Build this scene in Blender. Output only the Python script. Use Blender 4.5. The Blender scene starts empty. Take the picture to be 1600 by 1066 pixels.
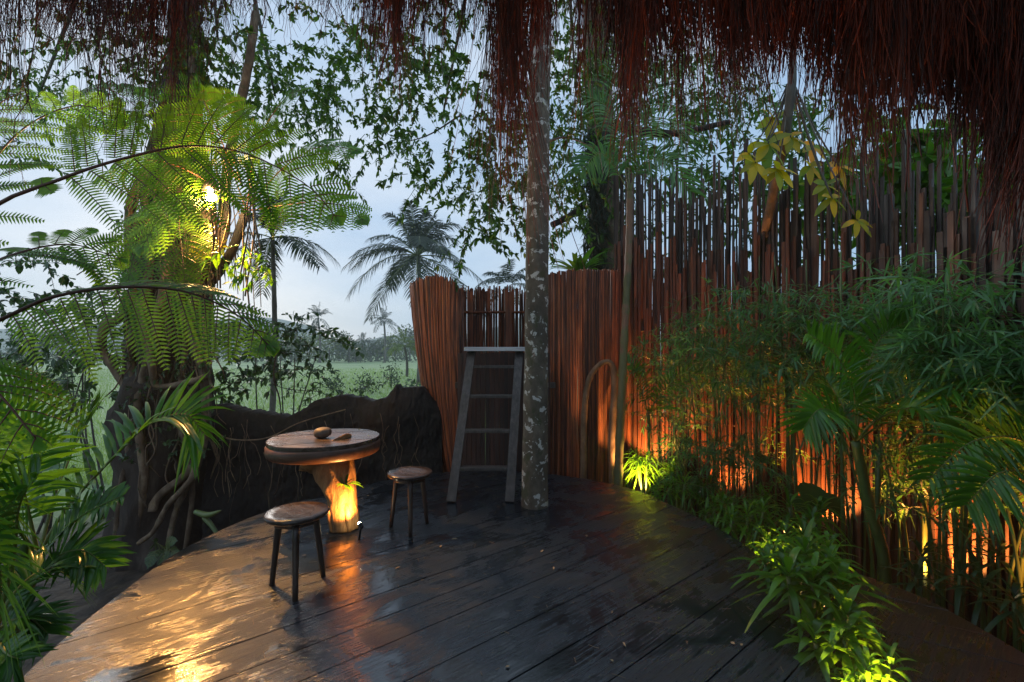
import bpy, math
import numpy as np
from mathutils import Vector, noise as mnoise
rng = np.random.default_rng(11)
R = math.radians
scene = bpy.context.scene
COL = scene.collection
F, CH, HY = 711.0, 1.4, 550.0

# ------------------------------------------------------------------ camera, sky, sun, exposure
cd = bpy.data.cameras.new('camera')
cam = bpy.data.objects.new('camera', cd); COL.objects.link(cam)
cam.location = (0, 0, CH); cam.rotation_euler = (R(90), 0, 0)
cd.sensor_width = 36; cd.lens = F / 1600 * 36; cd.shift_y = 17 / 1600
cd.clip_start = 0.05; cd.clip_end = 3000
scene.camera = cam
scene.view_settings.view_transform = 'Standard'; scene.view_settings.look = 'None'
scene.view_settings.exposure = 2.05; scene.view_settings.gamma = 1
scene.cycles.volume_bounces = 2; scene.cycles.max_bounces = 8; scene.cycles.diffuse_bounces = 3; scene.cycles.glossy_bounces = 3
scene.cycles.use_adaptive_sampling = False; scene.cycles.caustics_reflective = False; scene.cycles.caustics_refractive = False; scene.cycles.sample_clamp_indirect = 4
SUN_EL, SUN_ROT = R(14), R(-35)
w = bpy.data.worlds.new('World'); scene.world = w; w.use_nodes = True
nt = w.node_tree; N = nt.nodes; Lk = nt.links; N.clear()
out = N.new('ShaderNodeOutputWorld'); bg = N.new('ShaderNodeBackground'); bg.inputs[1].default_value = 0.1
sky = N.new('ShaderNodeTexSky'); sky.sky_type = 'NISHITA'; sky.sun_disc = False
sky.sun_elevation = SUN_EL; sky.sun_rotation = SUN_ROT
tc = N.new('ShaderNodeTexCoord'); mp = N.new('ShaderNodeMapping'); mp.inputs['Scale'].default_value = (1.0, 1.0, 3.2)
mp.inputs['Location'].default_value = (0.3, 0.1, 0.55)
nz = N.new('ShaderNodeTexNoise'); nz.inputs['Scale'].default_value = 1.7; nz.inputs['Detail'].default_value = 7; nz.inputs['Roughness'].default_value = 0.55
rp = N.new('ShaderNodeValToRGB'); rp.color_ramp.elements[0].position = 0.36; rp.color_ramp.elements[0].color = (.86, 1.32, 1.95, 1)
rp.color_ramp.elements[1].position = 0.68; rp.color_ramp.elements[1].color = (1.62, 1.88, 2.25, 1)
mx = N.new('ShaderNodeMixRGB'); mx.inputs[0].default_value = 0.97
for a, b in ((tc.outputs['Generated'], mp.inputs[0]), (mp.outputs[0], nz.inputs[0]), (nz.outputs[0], rp.inputs[0]),
             (sky.outputs[0], mx.inputs[1]), (rp.outputs[0], mx.inputs[2]), (mx.outputs[0], bg.inputs[0]), (bg.outputs[0], out.inputs[0])):
    Lk.new(a, b)
sd = bpy.data.lights.new('sun', 'SUN'); sd.energy = 0.3; sd.angle = R(15); sd.color = (1, 0.97, 0.93)
sun = bpy.data.objects.new('sun', sd); COL.objects.link(sun)
sun.rotation_euler = Vector((-math.sin(SUN_ROT) * math.cos(SUN_EL), -math.cos(SUN_ROT) * math.cos(SUN_EL), -math.sin(SUN_EL))).to_track_quat('-Z', 'Y').to_euler()
WARM = (1.0, 0.52, 0.17)

# ------------------------------------------------------------------ helpers
def P(px, py, d): return np.array([(px - 800) / F * d, d, CH + (HY - py) / F * d])
def PZ(px, d, z): return np.array([(px - 800) / F * d, d, z])
def unit(a): return a / np.maximum(np.linalg.norm(a, axis=-1, keepdims=True), 1e-9)
def U(a, b, n=None): return rng.uniform(a, b, n)
def spline(pts, n):
    p = np.asarray(pts, float); k = len(p)
    if k == 2: return p[0] + (p[1] - p[0]) * np.linspace(0, 1, n)[:, None]
    q = np.vstack([2 * p[0] - p[1], p, 2 * p[-1] - p[-2]])
    t = np.linspace(0, k - 1 - 1e-6, n); i = t.astype(int); u = (t - i)[:, None]
    a, b, c, d = q[i], q[i + 1], q[i + 2], q[i + 3]
    return 0.5 * (2 * b + (c - a) * u + (2 * a - 5 * b + 4 * c - d) * u ** 2 + (3 * b - a - 3 * c + d) * u ** 3)
def randdir(n): return unit(rng.normal(size=(n, 3)))

class MB:
    def __init__(s): s.V = []; s.T = []; s.Q = []; s.A = []; s.n = 0
    def add(s, V, faces, var=0.5):
        V = np.asarray(V, float).reshape(-1, 3); faces = np.asarray(faces, int)
        s.V.append(V); (s.T if faces.shape[1] == 3 else s.Q).append(faces + s.n)
        v = np.asarray(var, float)
        s.A.append(np.full(len(V), float(v)) if v.ndim == 0 else v.reshape(-1)); s.n += len(V)
    def more(s, faces):
        faces = np.asarray(faces, int); (s.T if faces.shape[1] == 3 else s.Q).append(faces)
    def poly(s, loop, var=0.5):                       # fan of a convex loop
        m = len(loop); c = np.mean(loop, 0)
        s.add(np.vstack([loop, c]), [(i, (i + 1) % m, m) for i in range(m)], var)
    def box(s, c, sx, sy, sz, X=(1, 0, 0), Y=(0, 1, 0), Z=(0, 0, 1), var=0.5, bev=0.0):
        X, Y, Z, c = (np.asarray(a, float) for a in (X, Y, Z, c))
        if bev <= 0:
            o = [(-1, -1, -1), (1, -1, -1), (1, 1, -1), (-1, 1, -1), (-1, -1, 1), (1, -1, 1), (1, 1, 1), (-1, 1, 1)]
            V = [c + X * a * sx / 2 + Y * b * sy / 2 + Z * d * sz / 2 for a, b, d in o]
            s.add(V, [(0, 3, 2, 1), (4, 5, 6, 7), (0, 1, 5, 4), (1, 2, 6, 5), (2, 3, 7, 6), (3, 0, 4, 7)], var); return
        ring = lambda z, i: [c + X * a * (sx / 2 - i) + Y * b * (sy / 2 - i) + Z * z for a, b in ((-1, -1), (1, -1), (1, 1), (-1, 1))]
        L = [ring(-sz / 2, bev), ring(-sz / 2 + bev, 0), ring(sz / 2 - bev, 0), ring(sz / 2, bev)]
        V = np.array(L).reshape(-1, 3); fs = [(0, 3, 2, 1), (12, 13, 14, 15)]
        for k in range(3):
            for i in range(4): fs.append((k * 4 + i, k * 4 + (i + 1) % 4, k * 4 + 4 + (i + 1) % 4, k * 4 + 4 + i))
        s.add(V, fs, var)
    def tube(s, pts, rad, sides=8, var=0.5, lump=0.0, lf=6.0, cap=True):
        p = np.asarray(pts, float); k = len(p); r = np.broadcast_to(np.asarray(rad, float), (k,))
        tn = unit(np.gradient(p, axis=0)); u = np.cross(tn[0], (0.3, 0.2, 1) if abs(tn[0][2]) < .9 else (1, 0.1, 0)); u = u / np.linalg.norm(u)
        V = []
        for i in range(k):
            u = u - tn[i] * np.dot(u, tn[i]); u = u / np.linalg.norm(u); v = np.cross(tn[i], u)
            for j in range(sides):
                a = 2 * math.pi * j / sides; d = u * math.cos(a) + v * math.sin(a); q = p[i] + d * r[i]
                if lump: q = p[i] + d * r[i] * (1 + lump * mnoise.noise(Vector(q * lf)) + .5 * lump * mnoise.noise(Vector(q * lf * 2.7)))
                V.append(q)
        i, j = np.meshgrid(np.arange(k - 1), np.arange(sides), indexing='ij'); i = i.ravel(); j = j.ravel(); j2 = (j + 1) % sides
        n0 = s.n; s.add(V, np.stack([i * sides + j, i * sides + j2, (i + 1) * sides + j2, (i + 1) * sides + j], 1), var)
        if cap:
            for row, flip in ((0, 1), (k - 1, 0)):
                c = n0 + row * sides; s.V.append(p[row:row + 1]); s.A.append(np.array([s.A[-1][0]])); ci = s.n; s.n += 1
                s.more([(c + (j + 1) % sides, c + j, ci) if flip else (c + j, c + (j + 1) % sides, ci) for j in range(sides)])
    def strands(s, pts, rad, sides=3, var=None):      # pts (n,k,3): many thin prisms at once
        n, k, _ = pts.shape; rad = np.broadcast_to(rad, (n, k)); d = unit(pts[:, -1] - pts[:, 0])
        u = unit(np.cross(d, randdir(n))); v = np.cross(d, u); a = np.arange(sides) * 2 * math.pi / sides
        o = u[:, None, :] * np.cos(a)[None, :, None] + v[:, None, :] * np.sin(a)[None, :, None]
        V = pts[:, :, None, :] + o[:, None, :, :] * rad[:, :, None, None]
        I, K, J = np.meshgrid(np.arange(n), np.arange(k - 1), np.arange(sides), indexing='ij'); I, K, J = I.ravel(), K.ravel(), J.ravel()
        ix = lambda kk, jj: I * k * sides + kk * sides + jj % sides
        va = U(0, 1, n) if var is None else np.broadcast_to(var, (n,))
        s.add(V, np.stack([ix(K, J), ix(K, J + 1), ix(K + 1, J + 1), ix(K + 1, J)], 1), np.repeat(va, k * sides))
    def blades(s, base, dirn, nrm, L, W, droop=0.15, segs=3, prof='lance', var=None, fold=0.0, turn=0.0):
        n = len(base); t = np.linspace(0, 1, segs + 1)
        L, W, droop = (np.broadcast_to(np.asarray(q, float), (n,)) for q in (L, W, droop))
        dirn = unit(np.broadcast_to(dirn, (n, 3))); side = unit(np.cross(dirn, np.broadcast_to(nrm, (n, 3)))); up = np.cross(side, dirn)
        c = base[:, None, :] + dirn[:, None, :] * (L[:, None] * t)[..., None]
        c[:, :, 2] -= (droop * L)[:, None] * t ** 2
        pw = {'lance': np.sin(np.pi * (0.06 + .93 * t) ** .75), 'linear': np.minimum(1, 6 * t + .35) * (1 - .97 * t ** 2.6), 'oval': np.sin(np.pi * (0.04 + .95 * t)) ** .7, 'grass': (1 - .97 * t) ** .6,
              'strap': np.minimum(1, 2.2 * (0.12 + t)) * (1 - .96 * t ** 3), 'pinn': np.minimum(1, (1.04 - t) * 1.9)}[prof]
        hw = (W[:, None] * .5) * pw[None]
        cols = [-1, 1] if fold == 0 else [-1, 0, 1]; m = len(cols)
        V = np.stack([c + side[:, None, :] * (hw * q)[..., None] + up[:, None, :] * (hw * abs(q) * fold)[..., None] for q in cols], 2)
        I, K, J = np.meshgrid(np.arange(n), np.arange(segs), np.arange(m - 1), indexing='ij'); I, K, J = I.ravel(), K.ravel(), J.ravel()
        ix = lambda kk, jj: I * (segs + 1) * m + kk * m + jj
        va = U(0, 1, n) if var is None else np.broadcast_to(var, (n,))
        s.add(V, np.stack([ix(K, J), ix(K, J + 1), ix(K + 1, J + 1), ix(K + 1, J)], 1), np.repeat(va, (segs + 1) * m))
    def lathe(s, prof, c, seg=32, var=0.5, X=(1, 0, 0), Y=(0, 1, 0), Z=(0, 0, 1), wob=0.0):
        X, Y, Z, c = (np.asarray(a, float) for a in (X, Y, Z, c)); k = len(prof); V = []
        for r, z in prof:
            for j in range(seg):
                a = 2 * math.pi * j / seg; rr = r * (1 + wob * math.sin(3 * a + 1) + wob * .6 * math.sin(7 * a))
                V.append(c + X * rr * math.cos(a) + Y * rr * math.sin(a) + Z * z)
        fs = [(i * seg + j, i * seg + (j + 1) % seg, (i + 1) * seg + (j + 1) % seg, (i + 1) * seg + j) for i in range(k - 1) for j in range(seg)]
        s.add(V, fs, var)
    def build(s, name, mat, parent=None, origin=None, smooth=True):
        V = np.vstack(s.V); A = np.concatenate(s.A)
        o0 = np.zeros(3) if origin is None else np.asarray(origin, float)
        if parent is not None: o0 = np.array(parent.matrix_world.translation) if parent.get('_w') is None else np.array(parent['_w'])
        V = V - o0
        T = np.vstack(s.T) if s.T else np.zeros((0, 3), int); Q = np.vstack(s.Q) if s.Q else np.zeros((0, 4), int)
        me = bpy.data.meshes.new(name); me.vertices.add(len(V)); me.vertices.foreach_set('co', V.astype(np.float32).ravel())
        me.loops.add(T.size + Q.size); me.loops.foreach_set('vertex_index', np.concatenate([T.ravel(), Q.ravel()]).astype(np.int32))
        me.polygons.add(len(T) + len(Q))
        me.polygons.foreach_set('loop_start', np.concatenate([np.arange(len(T)) * 3, T.size + np.arange(len(Q)) * 4]).astype(np.int32))
        me.polygons.foreach_set('use_smooth', np.full(len(T) + len(Q), bool(smooth)))
        me.attributes.new('var', 'FLOAT', 'POINT').data.foreach_set('value', A.astype(np.float32))
        me.update(calc_edges=True); me.validate()
        me.materials.append(mat)
        ob = bpy.data.objects.new(name, me); COL.objects.link(ob)
        if parent is not None:
            ob.parent = parent; WLOC[ob.name] = tuple(o0)
        else: ob.location = o0
        return ob
WLOC = {}
def thing(name, label, cat, loc=(0, 0, 0), group=None):
    o = bpy.data.objects.new(name, None); COL.objects.link(o); o.location = loc; o.empty_display_size = .1
    o['_w'] = [float(q) for q in loc]; tag(o, label, cat, group); return o
def tag(o, label=None, cat=None, group=None, kind=None):
    for k, v in (('label', label), ('category', cat), ('group', group), ('kind', kind)):
        if v: o[k] = v
    return o
def sub(mb, name, mat, part, smooth=True):            # a sub-part: local frame equals its part's
    part['_w'] = list(WLOC[part.name]) if part.get('_w') is None else part['_w']
    return mb.build(name, mat, part, smooth=smooth)
def copy_tree(o, parent=None):
    c = o.copy(); COL.objects.link(c); c.parent = parent
    for ch in list(o.children): copy_tree(ch, c)
    return c

# ------------------------------------------------------------------ materials
def mat(name):
    m = bpy.data.materials.new(name); m.use_nodes = True; nt = m.node_tree
    return m, nt.nodes, nt.links, nt.nodes['Principled BSDF'], nt.nodes['Material Output']
def nnoise(n, l, scale, detail=4, vec=None, rough=.55, dist=0.0):
    t = n.new('ShaderNodeTexNoise'); t.inputs['Scale'].default_value = scale; t.inputs['Detail'].default_value = detail
    t.inputs['Roughness'].default_value = rough; t.inputs['Distortion'].default_value = dist
    if vec is not None: l.new(vec, t.inputs['Vector'])
    return t.outputs['Fac']
def ramp(n, l, fac, stops):
    r = n.new('ShaderNodeValToRGB'); e = r.color_ramp.elements
    while len(e) < len(stops): e.new(0.5)
    for q, (p, c) in zip(e, stops): q.position = p; q.color = (*c, 1) if len(c) == 3 else c
    l.new(fac, r.inputs[0]); return r.outputs[0]
def gray(v): return (v, v, v)
def objvec(n, l, scale=(1, 1, 1), rot=(0, 0, 0)):
    t = n.new('ShaderNodeTexCoord'); m = n.new('ShaderNodeMapping'); m.inputs['Scale'].default_value = scale; m.inputs['Rotation'].default_value = rot
    l.new(t.outputs['Object'], m.inputs[0]); return m.outputs[0]
def attr(n): a = n.new('ShaderNodeAttribute'); a.attribute_name = 'var'; return a.outputs['Fac']
def mixc(n, l, fac, a, b, mode='MIX'):
    m = n.new('ShaderNodeMixRGB'); m.blend_type = mode
    for s, v in ((0, fac), (1, a), (2, b)):
        if isinstance(v, (int, float)): m.inputs[s].default_value = v
        elif isinstance(v, tuple): m.inputs[s].default_value = (*v, 1)
        else: l.new(v, m.inputs[s])
    return m.outputs[0]
def bump(n, l, h, p, strength, dist=0.01):
    b = n.new('ShaderNodeBump'); b.inputs['Strength'].default_value = strength; b.inputs['Distance'].default_value = dist
    l.new(h, b.inputs['Height']); l.new(b.outputs[0], p.inputs['Normal'])

def leafmat(name, c0, c1, c2=None, transl=.35, rough=.38):
    m, n, l, p, o = mat(name)
    st = [(0.0, c0), (0.75, c1)] + ([(0.95, c1), (0.985, c2)] if c2 else [])
    c = ramp(n, l, attr(n), st)
    c = mixc(n, l, .5, c, ramp(n, l, nnoise(n, l, 3.0, 2, objvec(n, l)), [(.3, gray(.55)), (.7, gray(1.25))]), 'MULTIPLY')
    l.new(c, p.inputs['Base Color']); p.inputs['Roughness'].default_value = rough
    tr = n.new('ShaderNodeBsdfTranslucent'); l.new(mixc(n, l, 1, c, (1.5, 1.5, .6), 'MULTIPLY'), tr.inputs[0])
    ms = n.new('ShaderNodeMixShader'); ms.inputs[0].default_value = transl
    l.new(p.outputs[0], ms.inputs[1]); l.new(tr.outputs[0], ms.inputs[2]); l.new(ms.outputs[0], o.inputs[0]); return m
def barkmat(name, c0, c1, c2, scale=8, stretch=.35, patch=None, bstr=.6, rough=.85, varmix=.4):
    m, n, l, p, o = mat(name)
    v = objvec(n, l, (1, 1, stretch))
    h = nnoise(n, l, scale, 8, v, .65)
    c = ramp(n, l, h, [(.3, c0), (.5, c1), (.72, c2)])
    c = mixc(n, l, varmix, c, ramp(n, l, attr(n), [(0, gray(.45)), (1, gray(1.5))]), 'MULTIPLY')
    if patch:
        f = ramp(n, l, nnoise(n, l, patch[1], 5, objvec(n, l), .6, .4), [(patch[2], gray(0)), (patch[2] + .03, gray(1))])
        c = mixc(n, l, f, c, patch[0])
        if len(patch) > 3:
            f2 = ramp(n, l, nnoise(n, l, patch[1] * .6, 4, objvec(n, l, (1.3, 1, 1), (1, 0, 2))), [(.56, gray(0)), (.66, gray(.8))])
            c = mixc(n, l, f2, c, patch[3])
    l.new(c, p.inputs['Base Color']); p.inputs['Roughness'].default_value = rough
    bump(n, l, h, p, bstr, .03); return m
def woodmat(name, cols, rot=0.0, along='x', scale=3.0, rough=(.25, .55), bstr=.3, varmix=.5, spec=.5, vlo=.5, vhi=1.5):
    m, n, l, p, o = mat(name)
    st = {'x': (1, 14, 14), 'y': (14, 1, 14), 'z': (14, 14, 1)}[along]
    t = n.new('ShaderNodeTexCoord'); r = n.new('ShaderNodeMapping'); r.inputs['Rotation'].default_value = (0, 0, rot); l.new(t.outputs['Object'], r.inputs[0])
    s = n.new('ShaderNodeMapping'); s.inputs['Scale'].default_value = st; l.new(r.outputs[0], s.inputs[0])
    h = nnoise(n, l, scale, 7, s.outputs[0], .62, .3)
    c = ramp(n, l, h, list(zip((.28, .5, .74), cols)))
    c = mixc(n, l, varmix, c, ramp(n, l, attr(n), [(0, gray(vlo)), (1, gray(vhi))]), 'MULTIPLY')
    l.new(c, p.inputs['Base Color'])
    rr = ramp(n, l, nnoise(n, l, 2.5, 5, objvec(n, l)), [(.35, gray(rough[0])), (.65, gray(rough[1]))]); l.new(rr, p.inputs['Roughness'])
    p.inputs['Specular IOR Level'].default_value = spec
    bump(n, l, h, p, bstr, .01); return m
def plain(name, c, rough=.6, metal=0.0, emit=None, es=0):
    m, n, l, p, o = mat(name); p.inputs['Base Color'].default_value = (*c, 1); p.inputs['Roughness'].default_value = rough; p.inputs['Metallic'].default_value = metal
    if emit: p.inputs['Emission Color'].default_value = (*emit, 1); p.inputs['Emission Strength'].default_value = es
    return m

PLANK_ANG = R(39)
def deckmat():
    m, n, l, p, o = mat('wet_deck_wood')
    t = n.new('ShaderNodeTexCoord'); r = n.new('ShaderNodeMapping'); r.inputs['Rotation'].default_value = (0, 0, -PLANK_ANG); l.new(t.outputs['Object'], r.inputs[0])
    def stre(sc):
        s = n.new('ShaderNodeMapping'); s.inputs['Scale'].default_value = sc; l.new(r.outputs[0], s.inputs[0]); return s.outputs[0]
    a = attr(n); va = n.new('ShaderNodeVectorMath'); va.operation = 'ADD'; l.new(r.outputs[0], va.inputs[0])
    cm = n.new('ShaderNodeCombineXYZ'); mu = n.new('ShaderNodeMath'); mu.operation = 'MULTIPLY'; mu.inputs[1].default_value = 37; l.new(a, mu.inputs[0]); l.new(mu.outputs[0], cm.inputs[0]); l.new(cm.outputs[0], va.inputs[1])
    s1 = n.new('ShaderNodeMapping'); s1.inputs['Scale'].default_value = (1.2, 26, 1); l.new(va.outputs[0], s1.inputs[0])
    s2 = n.new('ShaderNodeMapping'); s2.inputs['Scale'].default_value = (1.5, 2.0, 1); l.new(r.outputs[0], s2.inputs[0])
    grain = nnoise(n, l, 3.0, 8, s1.outputs[0], .68, .9)
    worn = nnoise(n, l, 1.15, 8, s2.outputs[0], .66, 1.2)
    c = ramp(n, l, grain, [(.3, (.002, .0042, .0072)), (.5, (.0065, .012, .019)), (.72, (.018, .028, .040))])  # blue in the base colour stands for sky light on the planks
    c = mixc(n, l, ramp(n, l, worn, [(.54, gray(0)), (.70, gray(.7))]), c, mixc(n, l, 1, c, (1.7, .9, .5), 'MULTIPLY'))
    c = mixc(n, l, .25, c, ramp(n, l, a, [(0, gray(.5)), (1, gray(1.5))]), 'MULTIPLY')
    l.new(c, p.inputs['Base Color'])
    ad = n.new('ShaderNodeMath'); ad.operation = 'MULTIPLY_ADD'; l.new(grain, ad.inputs[0]); ad.inputs[1].default_value = .35; l.new(worn, ad.inputs[2])
    wet = ramp(n, l, ad.outputs[0], [(.58, gray(0)), (.74, gray(1))])
    l.new(mixc(n, l, wet, ramp(n, l, grain, [(.3, gray(.05)), (.7, gray(.16))]), ramp(n, l, grain, [(.3, gray(.30)), (.7, gray(.52))])), p.inputs['Roughness'])
    l.new(ramp(n, l, wet, [(0, gray(1)), (1, gray(.62))]), p.inputs['Specular IOR Level']); p.inputs['IOR'].default_value = 1.68
    fine = nnoise(n, l, 60, 3, objvec(n, l))
    hh = n.new('ShaderNodeMath'); hh.operation = 'MULTIPLY_ADD'; l.new(fine, hh.inputs[0]); hh.inputs[1].default_value = .18; l.new(grain, hh.inputs[2])
    bump(n, l, hh.outputs[0], p, .55, .014); bn = [q for q in n if q.bl_idname == 'ShaderNodeBump'][0]
    l.new(ramp(n, l, wet, [(0, gray(.16)), (1, gray(.8))]), bn.inputs['Strength']); return m
M = {}
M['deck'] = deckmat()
M['fern'] = leafmat('fern_leaf', (.055, .17, .010), (.13, .30, .018), None, .55)
M['palm'] = leafmat('palm_leaf', (.025, .11, .012), (.075, .225, .02), (.2, .13, .04), .35, .28)
M['coco'] = leafmat('coconut_leaf', (.008, .022, .010), (.022, .042, .018), (.05, .045, .022), .18, .55)
M['bamboo'] = leafmat('bamboo_leaf', (.035, .14, .05), (.11, .27, .10), (.3, .16, .04), .45, .36)
M['tree'] = leafmat('tree_leaf', (.025, .075, .016), (.07, .15, .028), (.15, .17, .03), .5, .4)
M['shrub'] = leafmat('shrub_leaf', (.02, .06, .025), (.05, .105, .04), None, .3, .35)
M['strap'] = leafmat('strap_leaf', (.04, .13, .015), (.10, .25, .02), (.24, .18, .05), .4, .3)
M['yellow'] = leafmat('lamp_yellow_leaf', (.12, .25, .02), (.5, .40, .02), (.55, .35, .03), .55, .4)  # yellow base also carries the warm lamp light on the leaves
M['dark'] = leafmat('dark_leaf', (.02, .07, .02), (.04, .11, .03), None, .3, .3)
M['wood_far'] = leafmat('far_leaf', (.025, .05, .022), (.05, .085, .03), None, .2, .6)
M['pale_far'] = leafmat('pale_far_leaf', (.08, .13, .03), (.14, .19, .05), None, .3, .6)
M['grass'] = leafmat('grass_blade', (.18, .3, .09), (.31, .43, .16), None, .35, .6)
M['moss'] = leafmat('epiphyte_leaf', (.012, .022, .014), (.025, .04, .022), None, .15, .7)
M['bark'] = barkmat('dark_bark', (.010, .007, .005), (.028, .02, .015), (.07, .052, .038), 9, .35, ((.09, .10, .07), 5, .64))
M['root'] = barkmat('root_bark', (.05, .032, .02), (.12, .08, .05), (.24, .18, .12), 12, .5, ((.05, .06, .025), 5, .62))
M['lichen'] = barkmat('lichen_bark', (.045, .037, .026), (.095, .078, .055), (.17, .14, .10), 8, .6, ((.46, .45, .41), 13, .57, (.05, .055, .022)), .4, .85, .1)
M['greybark'] = barkmat('grey_bark', (.04, .038, .033), (.1, .09, .075), (.2, .18, .15), 8, .3)
M['stem'] = barkmat('green_stem', (.04, .075, .02), (.075, .12, .03), (.13, .16, .05), 6, .2, None, .15, .45)
M['rach'] = plain('rachis_brown', (.10, .035, .018), .5)
M['rachg'] = plain('rachis_green', (.11, .14, .03), .45)
M['stick'] = woodmat('stick_brown', ((.05, .014, .006), (.20, .055, .018), (.34, .11, .04)), along='z', scale=2.2, rough=(.4, .7), varmix=1, vlo=.12, vhi=1.5)
M['slat'] = woodmat('slat_brown', ((.025, .009, .006), (.085, .030, .014), (.18, .07, .034)), along='z', scale=2.2, rough=(.45, .75), varmix=1, vlo=.15, vhi=1.6)
M['slatg'] = woodmat('slat_grey', ((.018, .013, .011), (.05, .034, .028), (.11, .08, .068)), along='z', scale=2.2, rough=(.4, .7), varmix=.8)
M['darkwood'] = woodmat('old_dark_wood', ((.018, .012, .009), (.05, .034, .025), (.11, .08, .06)), along='z', scale=2.5, rough=(.3, .6))
M['plankdark'] = woodmat('dark_red_plank', ((.012, .005, .004), (.035, .013, .008), (.08, .03, .018)), along='z', scale=2.2, rough=(.4, .7), varmix=1, vlo=.2, vhi=1.4)
M['ladder'] = woodmat('weathered_ladder_wood', ((.018, .016, .014), (.048, .042, .037), (.10, .088, .08)), along='z', scale=2.5, rough=(.4, .65))
M['board'] = woodmat('pale_board_wood', ((.25, .26, .28), (.42, .44, .47), (.55, .57, .6)), along='x', scale=2.5, rough=(.2, .4))
M['top'] = woodmat('table_top_wood', ((.02, .013, .01), (.055, .038, .03), (.12, .088, .07)), rot=R(20), along='x', scale=2.2, rough=(.16, .4), varmix=.6)
M['rim'] = woodmat('table_rim_wood', ((.03, .014, .009), (.085, .038, .022), (.15, .07, .04)), along='x', scale=2.0, rough=(.35, .6))
M['seat'] = woodmat('stool_seat_wood', ((.016, .011, .009), (.042, .028, .021), (.11, .078, .06)), rot=R(30), along='x', scale=2.6, rough=(.15, .4), bstr=.4)
M['leg'] = woodmat('stool_leg_wood', ((.018, .011, .008), (.045, .028, .02), (.09, .058, .04)), along='z', scale=2.6, rough=(.3, .55))
M['stump'] = barkmat('stump_wood', (.09, .035, .012), (.26, .13, .045), (.44, .26, .11), 13, .3, None, 1.0, .8, .1)
M['thatch'] = woodmat('thatch_fibre', ((.012, .003, .002), (.085, .013, .005), (.26, .042, .012)), along='z', scale=2, rough=(.5, .75), varmix=1, vlo=.04, vhi=2.0)
M['roofin'] = woodmat('roof_underside', ((.02, .011, .008), (.05, .025, .016), (.09, .048, .03)), along='x', scale=3, rough=(.6, .8))
M['mud'] = barkmat('black_earth', (.002, .002, .002), (.0045, .004, .0037), (.012, .0105, .0095), 10, .7, ((.045, .04, .037), 38, .76), 1.0, .8, .1)  # near-black earth with small paler specks
M['stone'] = barkmat('river_stone', (.035, .027, .02), (.075, .058, .043), (.12, .10, .078), 14, 1, None, .3, .55, .1)
M['straw'] = plain('dry_straw', (.28, .2, .11), .7)
M['metal'] = plain('black_metal', (.02, .02, .02), .35, .8)
M['bulb'] = plain('lamp_glow', (1, .9, .7), .4, 0, (1.0, .80, .48), 60)

def groundmat():
    m, n, l, p, o = mat('soil_and_field')
    v = objvec(n, l); ln = n.new('ShaderNodeVectorMath'); ln.operation = 'LENGTH'; l.new(v, ln.inputs[0])
    far = ramp(n, l, ln.outputs['Value'], [(0, gray(0)), (1, gray(1))])
    mr = n.new('ShaderNodeMapRange'); mr.inputs[1].default_value = 7.5; mr.inputs[2].default_value = 9.5; l.new(ln.outputs['Value'], mr.inputs[0])
    soil = ramp(n, l, nnoise(n, l, 6, 8, v), [(.35, (.012, .009, .006)), (.65, (.05, .035, .022))])
    g = ramp(n, l, nnoise(n, l, .09, 6, objvec(n, l, (1, 2.5, 1)), .6), [(.35, (.21, .31, .12)), (.5, (.30, .41, .17)), (.68, (.38, .46, .22))])
    g = mixc(n, l, .6, g, ramp(n, l, nnoise(n, l, 1.1, 8, v, .7), [(.3, gray(.5)), (.7, gray(1.35))]), 'MULTIPLY')
    l.new(mixc(n, l, mr.outputs[0], soil, g), p.inputs['Base Color']); p.inputs['Roughness'].default_value = .9
    bump(n, l, nnoise(n, l, 4, 8, v), p, .8, .08); return m
M['ground'] = groundmat()
def hillmat():
    m, n, l, p, o = mat('forested_hill')
    c = ramp(n, l, nnoise(n, l, .06, 8, objvec(n, l), .7), [(.35, (.02, .04, .02)), (.65, (.06, .09, .04))]); l.new(c, p.inputs['Base Color']); p.inputs['Roughness'].default_value = 1; return m
M['hill'] = hillmat()

# ------------------------------------------------------------------ the setting
GZ = -0.8
mb = MB(); n = 60; xs = np.sign(np.linspace(-1, 1, n)) * np.abs(np.linspace(-1, 1, n)) ** 3 * 900
X, Y = np.meshgrid(xs, xs + 0); V = np.stack([X, Y, np.full_like(X, GZ)], -1).reshape(-1, 3)
for q in V:
    r = math.hypot(q[0], q[1])
    q[2] += .12 * mnoise.noise(Vector(q * .25)) * min(1, max(0, (r - 6) / 10)) * (r < 200)
i, j = np.meshgrid(np.arange(n - 1), np.arange(n - 1), indexing='ij'); i = i.ravel(); j = j.ravel()
mb.add(V, np.stack([i * n + j, i * n + j + 1, (i + 1) * n + j + 1, (i + 1) * n + j], 1))
tag(mb.build('ground', M['ground']), 'pale green rice field with dark soil round the wooden deck', 'ground', kind='structure')

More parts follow.
